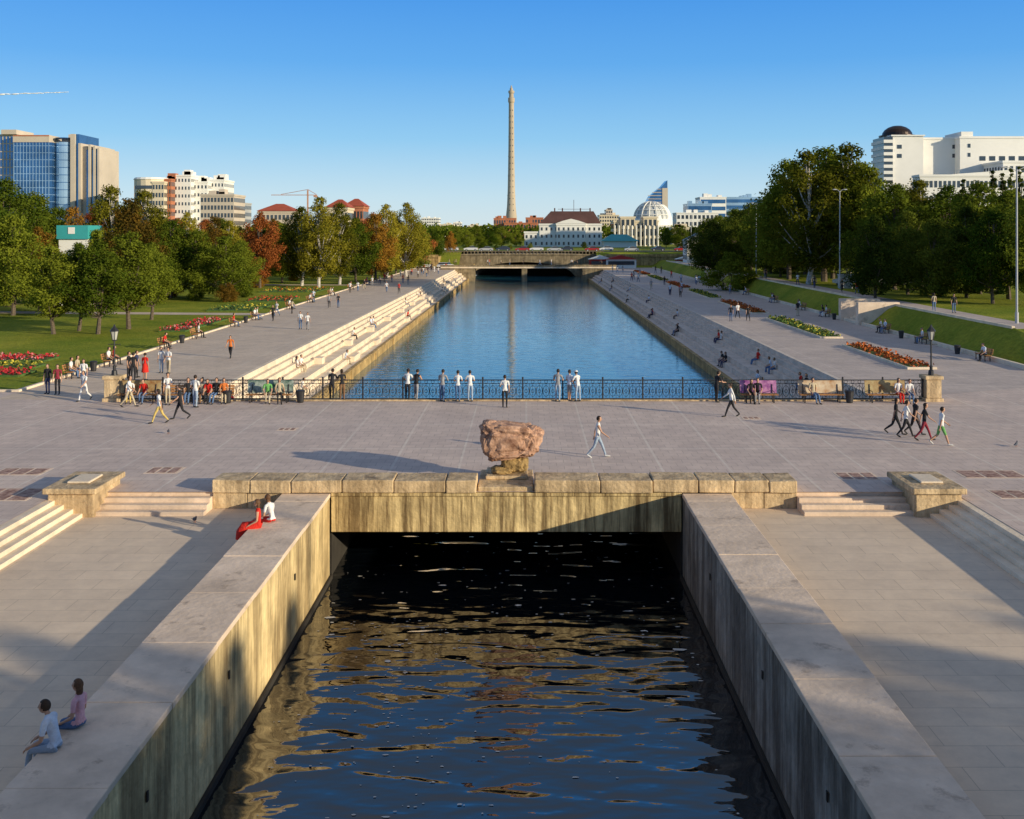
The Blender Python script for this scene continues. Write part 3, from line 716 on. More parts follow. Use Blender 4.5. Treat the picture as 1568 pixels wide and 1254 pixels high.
block(b, gx(950, Y), gx(972, Y), Y-1.2, Y+10, 3.9, gz(334, Y), 3, 3, 0, 1, .6, .7); block(b, gx(985, Y), gx(1006, Y), Y-1.2, Y+10, 3.9, gz(334, Y), 3, 3, 0, 1, .6, .7)
for k in range(11):
    xx = gx(941+6.6*k, Y); b.tube([(xx, Y-1.5, 4), (xx, Y-1.5, gz(345, Y))], .28, 8, 2)
b.obj('columned_theatre', [cream, glassd, white])
b = B(); Y = 400
b.box(gx(925, Y), gx(975, Y), Y, Y+12, 4, 6.4, 0); b.add([(gx(921, Y), Y-1, 6.4), (gx(979, Y), Y-1, 6.4), (gx(979, Y), Y+13, 6.4), (gx(921, Y), Y+13, 6.4), (gx(938, Y), Y+6, 9), (gx(962, Y), Y+6, 9)], [(0, 1, 5, 4), (1, 2, 5), (2, 3, 4, 5), (3, 0, 4)], 1)
b.obj('pavilion', [white, teal])
Y = 800; b = B(); cx = gx(1000, Y); rr = 27*Y/F; zb = gz(335, Y)
b.tube([(cx, Y+rr, 4), (cx, Y+rr, zb)], rr*1.12, 32, 0)
b.ball((cx, Y+rr, zb), (rr*.93, rr*.93, rr*.93), 32, 12, 1, keep=lambda c: c.z > -.1)
for k in range(14):
    a = 2*math.pi*k/14
    b.tube([(cx+rr*math.cos(a)*math.cos(t), Y+rr+rr*math.sin(a)*math.cos(t), zb+rr*1.02*math.sin(t)) for t in [i*math.pi/2/9 for i in range(10)]], .45, 5, 0)
for t in (.25, .55, .85, 1.15):
    b.tube([(cx+rr*math.cos(a)*math.cos(t), Y+rr+rr*math.sin(a)*math.cos(t), zb+rr*math.sin(t)) for a in [2*math.pi*i/28 for i in range(29)]], .3, 5, 0)
b.obj('circus_dome', [white, M('dome_skin', (.5, .52, .52), .4)])
b = B(); Y = 790
b.ball((gx(1020, Y), Y+30, gz(345, Y)), (9, 9, 17), 20, 12, 0); b.box(gx(955, Y), gx(1035, Y), Y, Y+10, 4, gz(345, Y), 0)
b.obj('circus_annex', [white])
Y = 1000; b = B(); pf = [(1022, 276), (1014, 285), (1004, 293), (996, 300), (992, 308), (990, 320), (990, 345), (1022, 345)]
b.prism([(gx(a, Y), Y, gz(e, Y)) for a, e in pf], (0, 22, 0), 0)
for e in range(290, 345, 5):
    xl = 1022-(e-277)*1.35; xl = max(xl, 990); b.box(gx(xl+1, Y), gx(1021, Y), Y-.3, Y-.05, gz(e, Y), gz(e, Y)+.6, 1)
b.box(gx(1014, Y), gx(1022.5, Y), Y-.8, Y-.35, gz(345, Y), gz(288, Y), 1)
b.obj('sail_shaped_glass_tower', [glassb, tan])
bld('office_building', 978, 990, 322, 950, 20, 8, 4, white)
bld('blue_office_building', 1072, 1112, 303, 720, 20, 7, 8, white, glassb, ribbon=True); bld('blue_office_building', 1110, 1166, 303, 730, 20, 8, 8, glassl, glassb, ribbon=True)
bld('blue_office_building', 1053, 1090, 313, 700, 20, 6, 6, glassl, glassb, ribbon=True); bld('white_office_building', 1036, 1100, 327, 690, 18, 5, 10, white)
bld('pink_house', 1030, 1055, 350, 520, 12, 3, 6, cream, base=4)
Y = 250; b = B(); block(b, gx(1062, Y), gx(1106, Y), Y+10, Y+17, 1.9, gz(368, Y+10), 2, 4, 0, 1, .35, .4, par=False)
x0, x1 = gx(1062, Y), gx(1106, Y); zt_ = gz(368, Y+10)
b.prism([(x0-.3, Y+9.6, zt_), (x1+.3, Y+9.6, zt_), ((x0+x1)/2, Y+9.6, zt_+1.9)], (0, 7.6, 0), 2)
b.obj('small_grey_house', [white, glassd, M('tin_roof', (.25, .27, .3), .5)])
Y = 330; b = B()
block(b, gx(1408, Y), gx(1470, Y), Y+4, Y+24, 0, gz(212, Y), 10, 1, 0, 1, 0, .1, sides=False)
block(b, gx(1470, Y), gx(1700, Y), Y, Y+24, 0, gz(212, Y), 10, 30, 0, 1, .0, .0, sides=False)
b.box(gx(1474, Y), gx(1492, Y), Y+1, Y+14, gz(212, Y)+.7, gz(201, Y), 0)
for k in range(12): b.box(gx(1500+k*15, Y), gx(1509+k*15, Y), Y-.1, Y-.01, gz(246, Y), gz(239, Y), 1)
for p in (1466, 1482):
    for e in (226, 240): b.box(gx(p, Y), gx(p+4, Y), (Y if p > 1470 else Y+4)-.1, (Y if p > 1470 else Y+4)-.01, gz(e, Y), gz(e-6, Y), 1)
block(b, gx(1505, Y), gx(1640, Y), Y-14, Y-.5, 0, gz(254, Y), 8, 16, 0, 1, .5, .5)
block(b, gx(1372, Y), gx(1530, Y), Y-20, Y-14.2, 0, gz(276, Y), 6, 24, 0, 1, .6, .45)
b.prism([(gx(1372, Y), Y-20, gz(276, Y)), (gx(1500, Y), Y-20, gz(276, Y)), (gx(1500, Y), Y-20, gz(266, Y))], (0, 6, 0), 0)
cx = gx(1384, Y); cyy = Y+6; r = gx(1384+27, Y)-cx
b.box(cx-4, gx(1412, Y), Y-1, Y+12, 0, gz(209, Y), 0); b.box(cx-4.5, gx(1414, Y), Y-1.5, Y+12.5, gz(209, Y)+.0, gz(207, Y), 0)
for e in (222, 236): b.box(gx(1372, Y), gx(1379, Y), Y-1.1, Y-1.02, gz(e+6, Y), gz(e, Y), 1)
b.tube([(cx, cyy, gz(207, Y)), (cx, cyy, gz(205, Y))], r*1.02, 28, 2)
b.ball((cx, cyy, gz(206, Y)), (r*.86, r*.86, r*.62), 28, 10, 2, keep=lambda c: c.z > 0)
for k in range(8):
    zz = gz(286-k*9.5, Y); b.box(gx(1350, Y), cx-4.02, Y-2, Y+10, zz, zz+1.0, 0); b.box(gx(1351, Y), cx-4.03, Y-1.6, Y+9, zz+1.01, gz(286-(k+1)*9.5, Y)-.01, 1)
b.box(gx(1350, Y), cx-4.02, Y-2, Y+10, 0, gz(286.2, Y), 0)
b.obj('white_office_building_with_dome', [white, glassd, M('bronze_dome', (.05, .035, .03), .3, .2, .5, metal=.5)])
Y = 1550; b = B(); cx = gx(783, Y); k_ = Y/F
prof = [(345, 9.0), (331, 8.2), (315, 6.6), (290, 5.6), (260, 5.0), (225, 4.5), (180, 4.1), (158, 4.0), (156, 5.0), (150, 5.0), (149, 3.6), (143, 3.4), (142.6, 4.6), (139, 4.6), (138.6, 2.6), (135, 2.2), (134.5, 1.2), (131, .9)]
b.tube([(cx, Y, gz(e, Y)) for e, r in prof], [r*k_ for e, r in prof], 24, 0)
for e in range(170, 330, 9):
    rr_ = float(np.interp(e, [180, 225, 260, 290, 315, 331], [4.1, 4.5, 5, 5.6, 6.6, 8.2]))*k_
    for a in (-1.9, -1.1):
        b.box(cx+rr_*math.cos(a)-.5, cx+rr_*math.cos(a)+.5, Y+rr_*math.sin(a)-.25, Y+rr_*math.sin(a)+.5, gz(e, Y), gz(e, Y)+1.6, 1)
for e in (300, 270, 240, 210, 180):
    rr_ = float(np.interp(e, [180, 225, 260, 290, 315], [4.1, 4.5, 5, 5.6, 6.6]))*k_
    b.tube([(cx, Y, gz(e, Y)), (cx, Y, gz(e, Y)+1)], rr_+.25, 24, 0)
b.obj('television_tower', [M('tower_concrete', (.46, .38, .29), .85, .15, .05, stretch=(1, 1, .3)), glassd], smooth=False)
Y = 600; b = B(); cx = gx(471, Y)
b.box(cx-.4, cx+.4, Y, Y+.8, 0, gz(291, Y), 0); b.box(gx(415, Y), gx(485, Y), Y+.2, Y+1.0, gz(299, Y), gz(298, Y), 0)
b.tube([(cx, Y+.8, gz(290, Y)), (gx(430, Y), Y+.8, gz(297.5, Y))], .15, 4, 0); b.tube([(cx, Y+.8, gz(290, Y)), (gx(484, Y), Y+.8, gz(297.5, Y))], .15, 4, 0)
b.box(gx(480, Y), gx(485, Y), Y, Y+2, gz(302, Y), gz(299, Y), 0)
b.obj('tower_crane', [M('crane_paint', (.5, .28, .2), .6)])
b = B(); Y = 6000; rc = random.Random(3)
for i in range(70):
    u = i/69; px = -90+193*u; py = 147.5-6.5*u+rc.uniform(-.5, .5); s = (2.3-1.3*u)*Y/F*rc.uniform(.5, 1)
    b.ball((gx(px, Y), Y, gz(py, Y)), (s*3.4, s, s*.62), 8, 6, 0)
b.obj('contrail_cloud', [M('vapour', (.86, .88, .92), 1, .05, .01)], smooth=True)

# ------------------------------------------------------------------ far bridges / street
b = B(); Y = 268
b.box(-22, 23, Y, Y+5, .35, 1.05, 0); b.box(-22, -13.2, Y+.3, Y+4.8, -3.4, .35, 1); b.box(14.4, 23, Y+.3, Y+4.8, -3.4, .35, 1); b.box(-1.2, .2, Y+.3, Y+4.8, -3.4, .35, 1)
b.box(-22.1, 23.1, Y-.15, Y-.01, .8, 1.25, 1)
b.obj('footbridge', [stepc, bridgest], bevel=.03)
Y = 300; b = B()
n = 40; x0, x1 = -24, 22
top = [(x0+(x1-x0)*i/n, 3.1+.5*math.sin(math.pi*i/n)) for i in range(n+1)]
bot = []
for i in range(n+1):
    x = x0+(x1-x0)*i/n; u = abs((x+1)/15)
    bot.append((x, -3.3 if u >= 1 else -3.3+4.4*math.sqrt(max(0, 1-u*u))+.0))
for i in range(n):
    b.add([(top[i][0], Y, top[i][1]), (top[i+1][0], Y, top[i+1][1]), (bot[i+1][0], Y, bot[i+1][1]), (bot[i][0], Y, bot[i][1])], [(3, 2, 1, 0)], 0)
    b.add([(top[i][0], Y, top[i][1]), (top[i+1][0], Y, top[i+1][1]), (top[i+1][0], Y+22, top[i+1][1]), (top[i][0], Y+22, top[i][1])], [(0, 1, 2, 3)], 1)
    b.add([(bot[i][0], Y, bot[i][1]), (bot[i+1][0], Y, bot[i+1][1]), (bot[i+1][0], Y+22, bot[i+1][1]), (bot[i][0], Y+22, bot[i][1])], [(0, 1, 2, 3)], 2)
b.box(-24, 22, Y-.25, Y-.01, 3.0, 3.35, 0)
for i in range(47): b.box(-24+i, -23.75+i, Y-.2, Y+.05, 3.36, 4.1, 0)
b.box(-24, 22, Y-.25, Y+.1, 4.11, 4.25, 0); b.box(-24, 22, Y+22, Y+22.4, -3.5, 3.9, 2)
b.obj('stone_arch_bridge', [bridgest, stepc, soil])
b = B(); b.box(-70, -24.1, 286, 300, -.1, 3.0, 0); b.box(22.1, 60, 288, 300, -.1, 3.2, 0)
b.box(-24.1, -14.8, 286, 300, -3.5, .6, 0); b.box(16, 22.1, 286, 300, -3.5, .6, 0)
b.box(-70, -24.1, 285.7, 285.99, 2.7, 3.5, 0); b.box(22.1, 60, 287.7, 287.99, 2.9, 3.6, 0)
b.obj('quay_retaining_wall', [wallst, stepc])
b = B(); b.quad([(-400, 304, 4.03), (400, 304, 4.03), (400, 322, 4.03), (-400, 322, 4.03)]); b.obj('street_road', [asph])
b = B()
for i, (px, py0, w) in enumerate([(900, 401, 6), (925, 403, 8), (1030, 392, 7), (1050, 394, 6)]):
    Yk = 288-i; x = gx(px, Yk); b.box(x, x+w, Yk-8, Yk-5, 0, 2.4, i % 2); b.prism([(x-.3, Yk-8.4, 2.4), (x+w+.3, Yk-8.4, 2.4), (x+w/2, Yk-8.4, 3.5)], (0, 4, 0), (i+1) % 2)
    b.box(x+.5, x+w-.5, Yk-8.1, Yk-8.01, .9, 1.9, 2)
b.obj('market_kiosks', [M('kiosk_red', (.45, .05, .04)), white, glassd])

# ------------------------------------------------------------------ cars
def car_mesh(paint):
    b = B(); side = [(-2.1, .35), (-2.15, .75), (-1.5, .92), (-.9, 1.0), (1.3, 1.0), (2.0, .92), (2.1, .5), (2.05, .3)]
    b.prism([(x, -.85, z) for x, z in side], (0, 1.7, 0), 0)
    cab = [(-.95, .99), (-.35, 1.42), (.9, 1.45), (1.55, .99)]
    b.prism([(x, -.74, z) for x, z in cab], (0, 1.48, 0), 1)
    b.prism([(-.36, -.7, 1.425), (.9, -.7, 1.455), (.88, -.7, 1.49), (-.3, -.7, 1.46)], (0, 1.4, 0), 0)
    for x in (-1.3, 1.35):
        for y in (-.87, .67): b.tube([(x, y, .32), (x, y+.2, .32)], .32, 14, 2); b.tube([(x, y-.01, .32), (x, y+.21, .32)], .18, 10, 3)
    for y in (-.6, .45): b.box(-2.19, -2.1, y, y+.2, .6, .74, 3); b.box(2.03, 2.1, y, y+.2, .65, .8, 4)
    return b.mesh('car', [paint, glassd, asph, steel, fl_red])
cms = [car_mesh(M('car_'+n, c, .25, .03, 1, spec=.6)) for n, c in [('white', (.75, .75, .75)), ('silver', (.45, .46, .48)), ('dark', (.04, .05, .08)), ('red', (.35, .03, .03))]]
for i, (px, py, z) in enumerate([(648, 404, 0), (660, 406, 0), (674, 402, 0), (684, 407, 0), (700, 403, 0)]):
    x, y = gp(px, py, z); inst('parked_car', cms[[0, 0, 1, 0, 0][i]], (x, min(y, 282), z), rt.uniform(-.3, .3)+(1.4 if i % 2 else 0))
for i, px in enumerate([1365, 1448, 1480, 1300, 1400]):
    Yc = [146, 147, 145, 146, 148][i]; inst('parked_car', cms[[1, 0, 1, 0, 2][i]], (gx(px, Yc), Yc, 2.0), rt.uniform(-.2, .2))
for i, px in enumerate([720, 745, 770, 800, 822, 848, 868, 905, 930, 965, 1010, 1040, 690, 1070]):
    inst('car', cms[i % 4], (gx(px, 312), 308 if i % 2 else 316, 4.04), 0)

# ------------------------------------------------------------------ railing, pillars, lanterns
b = B(); x0, x1 = -22.3, 21.9; n = 20; pw = (x1-x0)/n; FY = 57.75
for i in range(n+1):
    x = x0+i*pw; b.box(x-.04, x+.04, FY-.04, FY+.04, 0, 1.2, 0); b.ball((x, FY, 1.24), (.06, .06, .06), 8, 5, 0)
for z, r in ((.10, .024), (.92, .018), (1.12, .032)): b.tube([(x0, FY, z), (x1, FY, z)], r, 6, 0)
for i in range(n):
    xa = x0+i*pw
    for k in range(1, 12): b.tube([(xa+pw*k/12, FY, .1), (xa+pw*k/12, FY, .92)], .011, 4, 0, False)
    for k in range(6):
        cxx = xa+pw*(k+.5)/6
        b.tube([(cxx+.165*math.cos(a), FY+.02, .51+.3*math.sin(a)) for a in [2*math.pi*q/14 for q in range(15)]], .013, 4, 0, False)
        b.tube([(cxx+.085*math.cos(a), FY, 1.02+.085*math.sin(a)) for a in [2*math.pi*q/10 for q in range(11)]], .012, 4, 0, False)
        b.tube([(cxx+.08*math.cos(a), FY-.02, .51+.09*math.sin(a)) for a in [2*math.pi*q/8 for q in range(9)]], .014, 4, 0, False)
b.obj('wrought_iron_railing', [iron])
b = B(); b.box(-22.3, 21.9, 57.4, 58.05, .004, .07, 0); b.obj('railing_kerb', [granite], bevel=.02)
for x in (-22.75, 22.35):
    b = B(); b.box(x-.5, x+.5, 57.2, 58.2, -.02, .18, 0); b.box(x-.42, x+.42, 57.28, 58.12, .182, 1.2, 0); b.box(x-.5, x+.5, 57.2, 58.2, 1.202, 1.4, 0)
    b.obj('stone_pillar', [granite], bevel=.03)
    b = B(); b.tube([(0, 0, 0), (0, 0, .25), (0, 0, .3), (0, 0, .5), (0, 0, .55), (0, 0, 1.9)], [.17, .14, .08, .09, .05, .04], 10, 0)
    b.tube([(0, 0, 1.9), (0, 0, 1.95)], .12, 8, 0)
    b.tube([(0, 0, 1.96), (0, 0, 2.42)], [.12, .21], 6, 1); b.tube([(0, 0, 2.42), (0, 0, 2.47), (0, 0, 2.66), (0, 0, 2.8)], [.26, .24, .08, .02], 6, 0)
    for k in range(6):
        a = 2*math.pi*k/6; b.tube([(.125*math.cos(a), .125*math.sin(a), 1.95), (.215*math.cos(a), .215*math.sin(a), 2.43)], .014, 4, 0)
    b.tube([(-.35, 0, 1.7), (.35, 0, 1.7)], .02, 5, 0)
    b.obj('lantern_lamp', [iron, M('lantern_glass', (.45, .45, .40), .2, .1, 4, spec=.6)], (x, 57.7, 1.4))

ads = {'wood': wood, 'green': M('ad_green', (.08, .3, .2), .5, .7, 3, col2=(.5, .55, .5)), 'purple': M('ad_purple', (.3, .05, .35), .5, .4, 3, col2=(.6, .3, .5)),
       'beige': M('ad_beige', (.6, .33, .15), .5, .3, 2, col2=(.7, .6, .45)), 'orange': M('ad_orange', (.45, .2, .06), .5, .4, 2.4, col2=(.5, .42, .22))}
def bench(x, y, z, rot, w=2.2, board=None, name='park_bench'):
    b = B()
    for s in (-1, 1):
        xx = s*(w/2-.25)
        b.box(xx-.03, xx+.03, -.2, -.14, 0, .42, 1); b.box(xx-.03, xx+.03, .16, .22, 0, .42, 1); b.box(xx-.03, xx+.03, -.22, .24, .36, .42, 1)
        b.tube([(xx, .22, .4), (xx, .34, .95)], .025, 5, 1)
        b.tube([(xx, -.2, .42), (xx, -.2, .62), (xx, .24, .62)], .02, 5, 1)
    for k in range(4): b.box(-w/2, w/2, -.22+.115*k, -.125+.115*k, .422, .455, 0)
    if board: b.prism([(-w/2, .27, .48), (w/2, .27, .48), (w/2, .39, 1.15), (-w/2, .39, 1.15)], (0, .03, 0), 2)
    else:
        for k in range(3): b.prism([(-w/2, .25+.03*k, .52+.14*k), (w/2, .25+.03*k, .52+.14*k), (w/2, .27+.03*k, .62+.14*k), (-w/2, .27+.03*k, .62+.14*k)], (0, .03, 0), 0)
    return b.obj(name, [wood, iron, ads[board] if board else wood], (x, y, z), rot)
BY = 57.0
for px, w, bd in [(212, 2.2, 'orange'), (275, 2.0, None), (320, 2.6, None), (412, 2.5, 'green'), (1163, 2.0, 'purple'), (1258, 2.4, 'beige'), (1358, 2.2, 'orange')]:
    bench(gx(px, BY), BY, 0, 0, w, bd)
LBY = [67, 73, 84, 92, 104, 112, 128, 140, 155, 172, 190, 215]
for yy in LBY: bench(-29.0, yy, 0, math.pi/2, 2.0)
RBY = [76, 88, 97, 116, 126, 140, 158, 176, 200]
for yy in RBY: bench(33.2, yy, 0, -math.pi/2, 2.0)
def bin_(x, y, z=0):
    b = B(); b.tube([(0, 0, 0), (0, 0, .05), (0, 0, .6), (0, 0, .62)], [.16, .18, .24, .26], 12, 0); b.tube([(0, 0, .621), (0, 0, .68)], [.26, .2], 12, 0)
    b.obj('litter_bin', [iron], (x, y, z))
for x, y in [(-29, 70), (-29, 88), (33, 80), (33, 92), (33, 112), (gx(350, 57), 56.8), (gx(1300, 57), 56.9), (gx(460, 57), 57), (-29, 108)]: bin_(x, y)

# ------------------------------------------------------------------ people
skin = M('skin', (.50, .29, .20), .6, .08, 8, coord='object'); hairD = M('hair_dark', (.03, .018, .012), .6, .3, 20, coord='object'); hairB = M('hair_brown', (.12, .06, .03), .6, .3, 20, coord='object')
eyem = M('eye', (.02, .02, .02), .3, 0); lip = M('lips', (.35, .12, .10), .5, 0); shoeD = M('shoes_dark', (.03, .03, .03), .5); shoeW = M('shoes_light', (.6, .6, .6), .6)
CL = {'white': (.75, .75, .76), 'black': (.025, .025, .03), 'jeans': (.10, .17, .32), 'ljeans': (.32, .40, .52), 'red': (.62, .03, .02), 'blue': (.12, .2, .45), 'grey': (.3, .3, .32),
      'pink': (.75, .42, .48), 'beige': (.5, .42, .3), 'yellow': (.6, .45, .15), 'green': (.15, .4, .12), 'orange': (.6, .17, .04), 'navy': (.04, .05, .12), 'lblue': (.62, .70, .84), 'brown': (.2, .11, .06), 'wine': (.25, .03, .05)}
def cloth(c): return M('cloth_'+c, CL[c], .9, .14, 7, coord='object', bump=.9, bscale=9)
POSE = {
 'stand': dict(legs=[(2, 3), (-2, 2)], arms=[(4, 8, 12, 0), (-3, 8, 15, 0)]),
 'rest':  dict(legs=[(6, 8), (-3, 3)], arms=[(22, 12, 62, 25), (25, 14, 58, 25)], lean=12),
 'pocket': dict(legs=[(4, 6), (-2, 3)], arms=[(-8, 16, 45, 15), (10, 10, 80, 35)]),
 'walk1': dict(legs=[(26, 8), (-18, 22)], arms=[(-24, 8, 14, 0), (26, 8, 28, 0)], lean=4),
 'walk2': dict(legs=[(-15, 38), (22, 4)], arms=[(22, 8, 30, 5), (-22, 8, 10, 0)], lean=4),
 'talk': dict(legs=[(3, 4), (-3, 5)], arms=[(12, 12, 95, 20), (5, 8, 25, 5)]),
 'sit':  dict(legs=[(82, 84), (86, 80)], arms=[(2, 8, 58, 12), (6, 10, 54, 14)], lean=4, sit=1),
 'sitlean': dict(legs=[(80, 70), (88, 92)], arms=[(8, 8, 50, 12), (10, 8, 52, 14)], lean=18, sit=1),
 'sitback': dict(legs=[(80, 60), (84, 68)], arms=[(-25, 14, 8, 0), (2, 10, 58, 14)], lean=-6, sit=1),
}
FCACHE = {}
def figure(pose, fem=False, shorts=False, sleeve='short', skirt=0, longhair=False, bag=False, cap=False):
    key = (pose, fem, shorts, sleeve, skirt, longhair, bag, cap)
    if key in FCACHE: return FCACHE[key]
    P = POSE[pose]; ws = .90 if fem else 1.0
    V = []; Rr = []; E = []; T = []
    def v(co, r): V.append(Vector(co)); Rr.append(r); return len(V)-1
    def e(a, b_, t): E.append((a, b_)); T.append(t)
    lean = R(P.get('lean', 0)); piv = Vector((0, 0, .95))
    def up(co):
        c = Vector(co)-piv; y = c.y*math.cos(lean)+c.z*math.sin(lean); z = -c.y*math.sin(lean)+c.z*math.cos(lean)
        return Vector((c.x, y, z))+piv
    pel = v((0, 0, .95), .118 if not fem else .122); wa = v(up((0, .005, 1.10)), .112 if not fem else .092); ch = v(up((0, 0, 1.27)), .132*ws); nb = v(up((0, -.01, 1.40)), .09*ws); nk = v(up((0, .0, 1.475)), .05); hd = v(up((0, .01, 1.56)), .05)
    e(pel, wa, 1); e(wa, ch, 1); e(ch, nb, 1); e(nb, nk, 0); e(nk, hd, 0)
    hands = []
    for s, (a, ab, el, inn) in zip((-1, 1), P['arms']):
        a, ab, el, inn = R(a), R(ab), R(el), R(inn)
        d1 = Vector((s*math.sin(ab), math.sin(a)*math.cos(ab), -math.cos(a)*math.cos(ab)))
        f = a+el
        d2 = Vector((s*(math.sin(ab)*.4-math.sin(inn)), math.sin(f)*math.cos(inn), -math.cos(f)*math.cos(inn))).normalized()
        S = up((s*.175*ws, 0, 1.375)); sh = v(S, .062*ws); m_ = v(S+d1*.14, .052*ws); m2 = v(S+d1*.2, .043*ws); el_ = v(S+d1*.29, .038*ws)
        fm = v(S+d1*.29+d2*.09, .037*ws); wr = v(S+d1*.29+d2*.245, .025*ws); pm = v(S+d1*.29+d2*.30, .032*ws); pe = v(S+d1*.29+d2*.335, .024*ws)
        t1 = 1 if sleeve != 'none' else 0; t2 = 1 if sleeve == 'long' else 0
        e(nb, sh, 1); e(sh, m_, t1); e(m_, m2, t1); e(m2, el_, t2); e(el_, fm, t2); e(fm, wr, t2); e(wr, pm, 0); e(pm, pe, 0)
        hands.append((S+d1*.29+d2*.30, d2, s))
    feet = []
    for s, (th, kn) in zip((-1, 1), P['legs']):
        th, kn = R(th), R(kn); hx = .085 if not fem else .08
        hip = Vector((s*hx, 0, .90)); d1 = Vector((s*.02, math.sin(th), -math.cos(th))); K = hip+d1*.42
        a2 = th-kn; d2 = Vector((0, math.sin(a2), -math.cos(a2))); A = K+d2*.40
        fa = max(0, -a2)*.75; fd = Vector((s*.1, math.cos(fa), -math.sin(fa))).normalized()
        if P.get('sit'): fd = Vector((s*.15, 1, -.1)).normalized()
        h_ = v(hip, .086); tm = v(hip+d1*.2, .074); k_ = v(K, .055); cf = v(K+d2*.13, .053); an = v(A, .037); hl = v(A+Vector((0, 0, -.035))+fd*(-.02), .038); bl = v(A+fd*.12+Vector((0, 0, -.045)), .036); to = v(A+fd*.19+Vector((0, 0, -.055)), .024)
        t2 = 0 if (shorts or skirt) else 2
        e(pel, h_, 2); e(h_, tm, 2); e(tm, k_, 2 if not skirt else 0); e(k_, cf, t2); e(cf, an, t2); e(an, hl, 3); e(hl, bl, 3); e(bl, to, 3)
        feet.append(A.z-.085)
    me = bpy.data.meshes.new('t'); me.from_pydata([tuple(x) for x in V], E, [])
    ob = bpy.data.objects.new('t', me); COL.objects.link(ob)
    md = ob.modifiers.new('s', 'SKIN'); md.use_smooth_shade = True; md.branch_smoothing = .6
    sd = me.skin_vertices[0].data
    for i, r in enumerate(Rr): sd[i].radius = (r, r); sd[i].use_root = (i == pel)
    ss = ob.modifiers.new('u', 'SUBSURF'); ss.levels = 2; ss.render_levels = 2
    dg = bpy.context.evaluated_depsgraph_get(); ev = ob.evaluated_get(dg); em = ev.to_mesh()
    bb = B(); bb.v = [tuple(x.co) for x in em.vertices]; bb.f = [tuple(p.vertices) for p in em.polygons]
    C = np.array([tuple(p.center) for p in em.polygons]); ev.to_mesh_clear()
    A0 = np.array([V[a] for a, _ in E]); B0 = np.array([V[b_] for _, b_ in E]); ra = np.array([Rr[a] for a, _ in E]); rb = np.array([Rr[b_] for _, b_ in E])
    AB = B0-A0; t = ((C[:, None]-A0)*AB).sum(2)/(AB**2).sum(1); t = np.clip(t, 0, 1)
    D = np.linalg.norm(C[:, None]-(A0+t[..., None]*AB), axis=2)-(ra+(rb-ra)*t)*.9
    mm = [T[i] for i in D.argmin(1)]
    hem = .90
    for i, c in enumerate(C):
        if mm[i] in (1, 2) and abs(c[0]) < .19:
            near = c[1] < .11 if P.get('sit') else True
            if c[2] < 1.02:
                if P.get('sit'): mm[i] = 1 if (c[2] > hem+.02 and near) else 2 if c[2] < 1.0 else mm[i]
                elif c[2] > hem and mm[i] == 2: mm[i] = 1
                elif c[2] <= hem and mm[i] == 1: mm[i] = 2
    bb.m = mm
    bpy.data.objects.remove(ob); bpy.data.meshes.remove(me)
    for c, d, s in hands:
        side = Vector((0, 1, 0)) if abs(d.y) < .8 else Vector((-s, 0, 0)); side = (side-d*side.dot(d)).normalized(); palm = d.cross(side).normalized()*(-s)
        if palm.z > .3: palm = -palm
        for k, ln in enumerate((.070, .078, .074, .058)):
            o = c+d*.03+side*(.027-.018*k)
            bb.tube([o, o+d*ln*.5+palm*.004, o+d*ln*.82+palm*.018, o+d*ln+palm*.034], [.0095, .009, .008, .006], 6, 0)
        o = c+side*.028-d*.02; bb.tube([o, o+side*.022+d*.022, o+side*.026+d*.048+palm*.01], [.012, .0105, .008], 6, 0)
    hc = up((0, .02, 1.605))
    def hf(d, p):
        q = p.copy(); k = max(0, -d.z)
        q.x *= 1-.28*k; q.y = q.y*(1-.12*k)+.012*k
        return q
    def loc(off): return hc+Vector(off)
    bb.ball(hc, (.074, .092, .112), 14, 12, 0, fn=hf)
    bb.tube([loc((0, .084, .015)), loc((0, .104, -.018)), loc((0, .09, -.03))], [.006, .013, .007], 6, 0)
    for s in (-1, 1):
        bb.ball(loc((s*.029, .082, .012)), (.010, .006, .005), 8, 5, 5); bb.ball(loc((s*.073, -.005, -.005)), (.010, .018, .028), 8, 6, 0)
        bb.ball(loc((s*.029, .080, .034)), (.016, .004, .003), 6, 4, 4)
    bb.ball(loc((0, .078, -.055)), (.020, .007, .005), 8, 5, 6)
    bb.ball(loc((0, -.012, .018)), (.085, .100, .112), 18, 14, 4, keep=lambda c: (c.y < .035 and c.z > -.075+.3*max(0, c.y+.05)) or c.z > .06)
    if longhair:
        bb.ball(loc((0, -.045, -.07)), (.078, .055, .16), 12, 10, 4)
    if cap:
        bb.ball(loc((0, -.005, .04)), (.09, .106, .095), 14, 10, 1, keep=lambda c: c.z > 0); bb.box(hc.x-.06, hc.x+.06, hc.y+.08, hc.y+.17, hc.z+.035, hc.z+.05, 1)
    if skirt and not P.get('sit'):
        zl = .50 if skirt == 1 else .42
        bb.tube([(0, 0, 1.06), (0, 0, .98), (0, .01, .86), (0, .01, zl)], [.10, .135, .165, .215], 16, 2, False)
    if skirt and P.get('sit'):
        bb.tube([(0, -.02, 1.02), (0, .02, .93), (0, .2, .87), (0, .42, .87), (0, .5, .72), (0, .5, .5)], [.11, .15, .165, .165, .17, .19], 14, 2, False)
    if bag:
        bb.box(.2, .28, -.12, .14, .72, .98, 3); bb.tube([(.24, 0, .98), (.19, .0, 1.2), (.12, 0, 1.43)], .008, 4, 3)
    zz = (.95-.125) if P.get('sit') else min(feet)
    bb.v = [(x, y, z-zz) for x, y, z in bb.v]
    m = bb.mesh('figure', [skin, cloth('white'), cloth('jeans'), shoeD, hairD, eyem, lip], True)
    FCACHE[key] = m
    return m
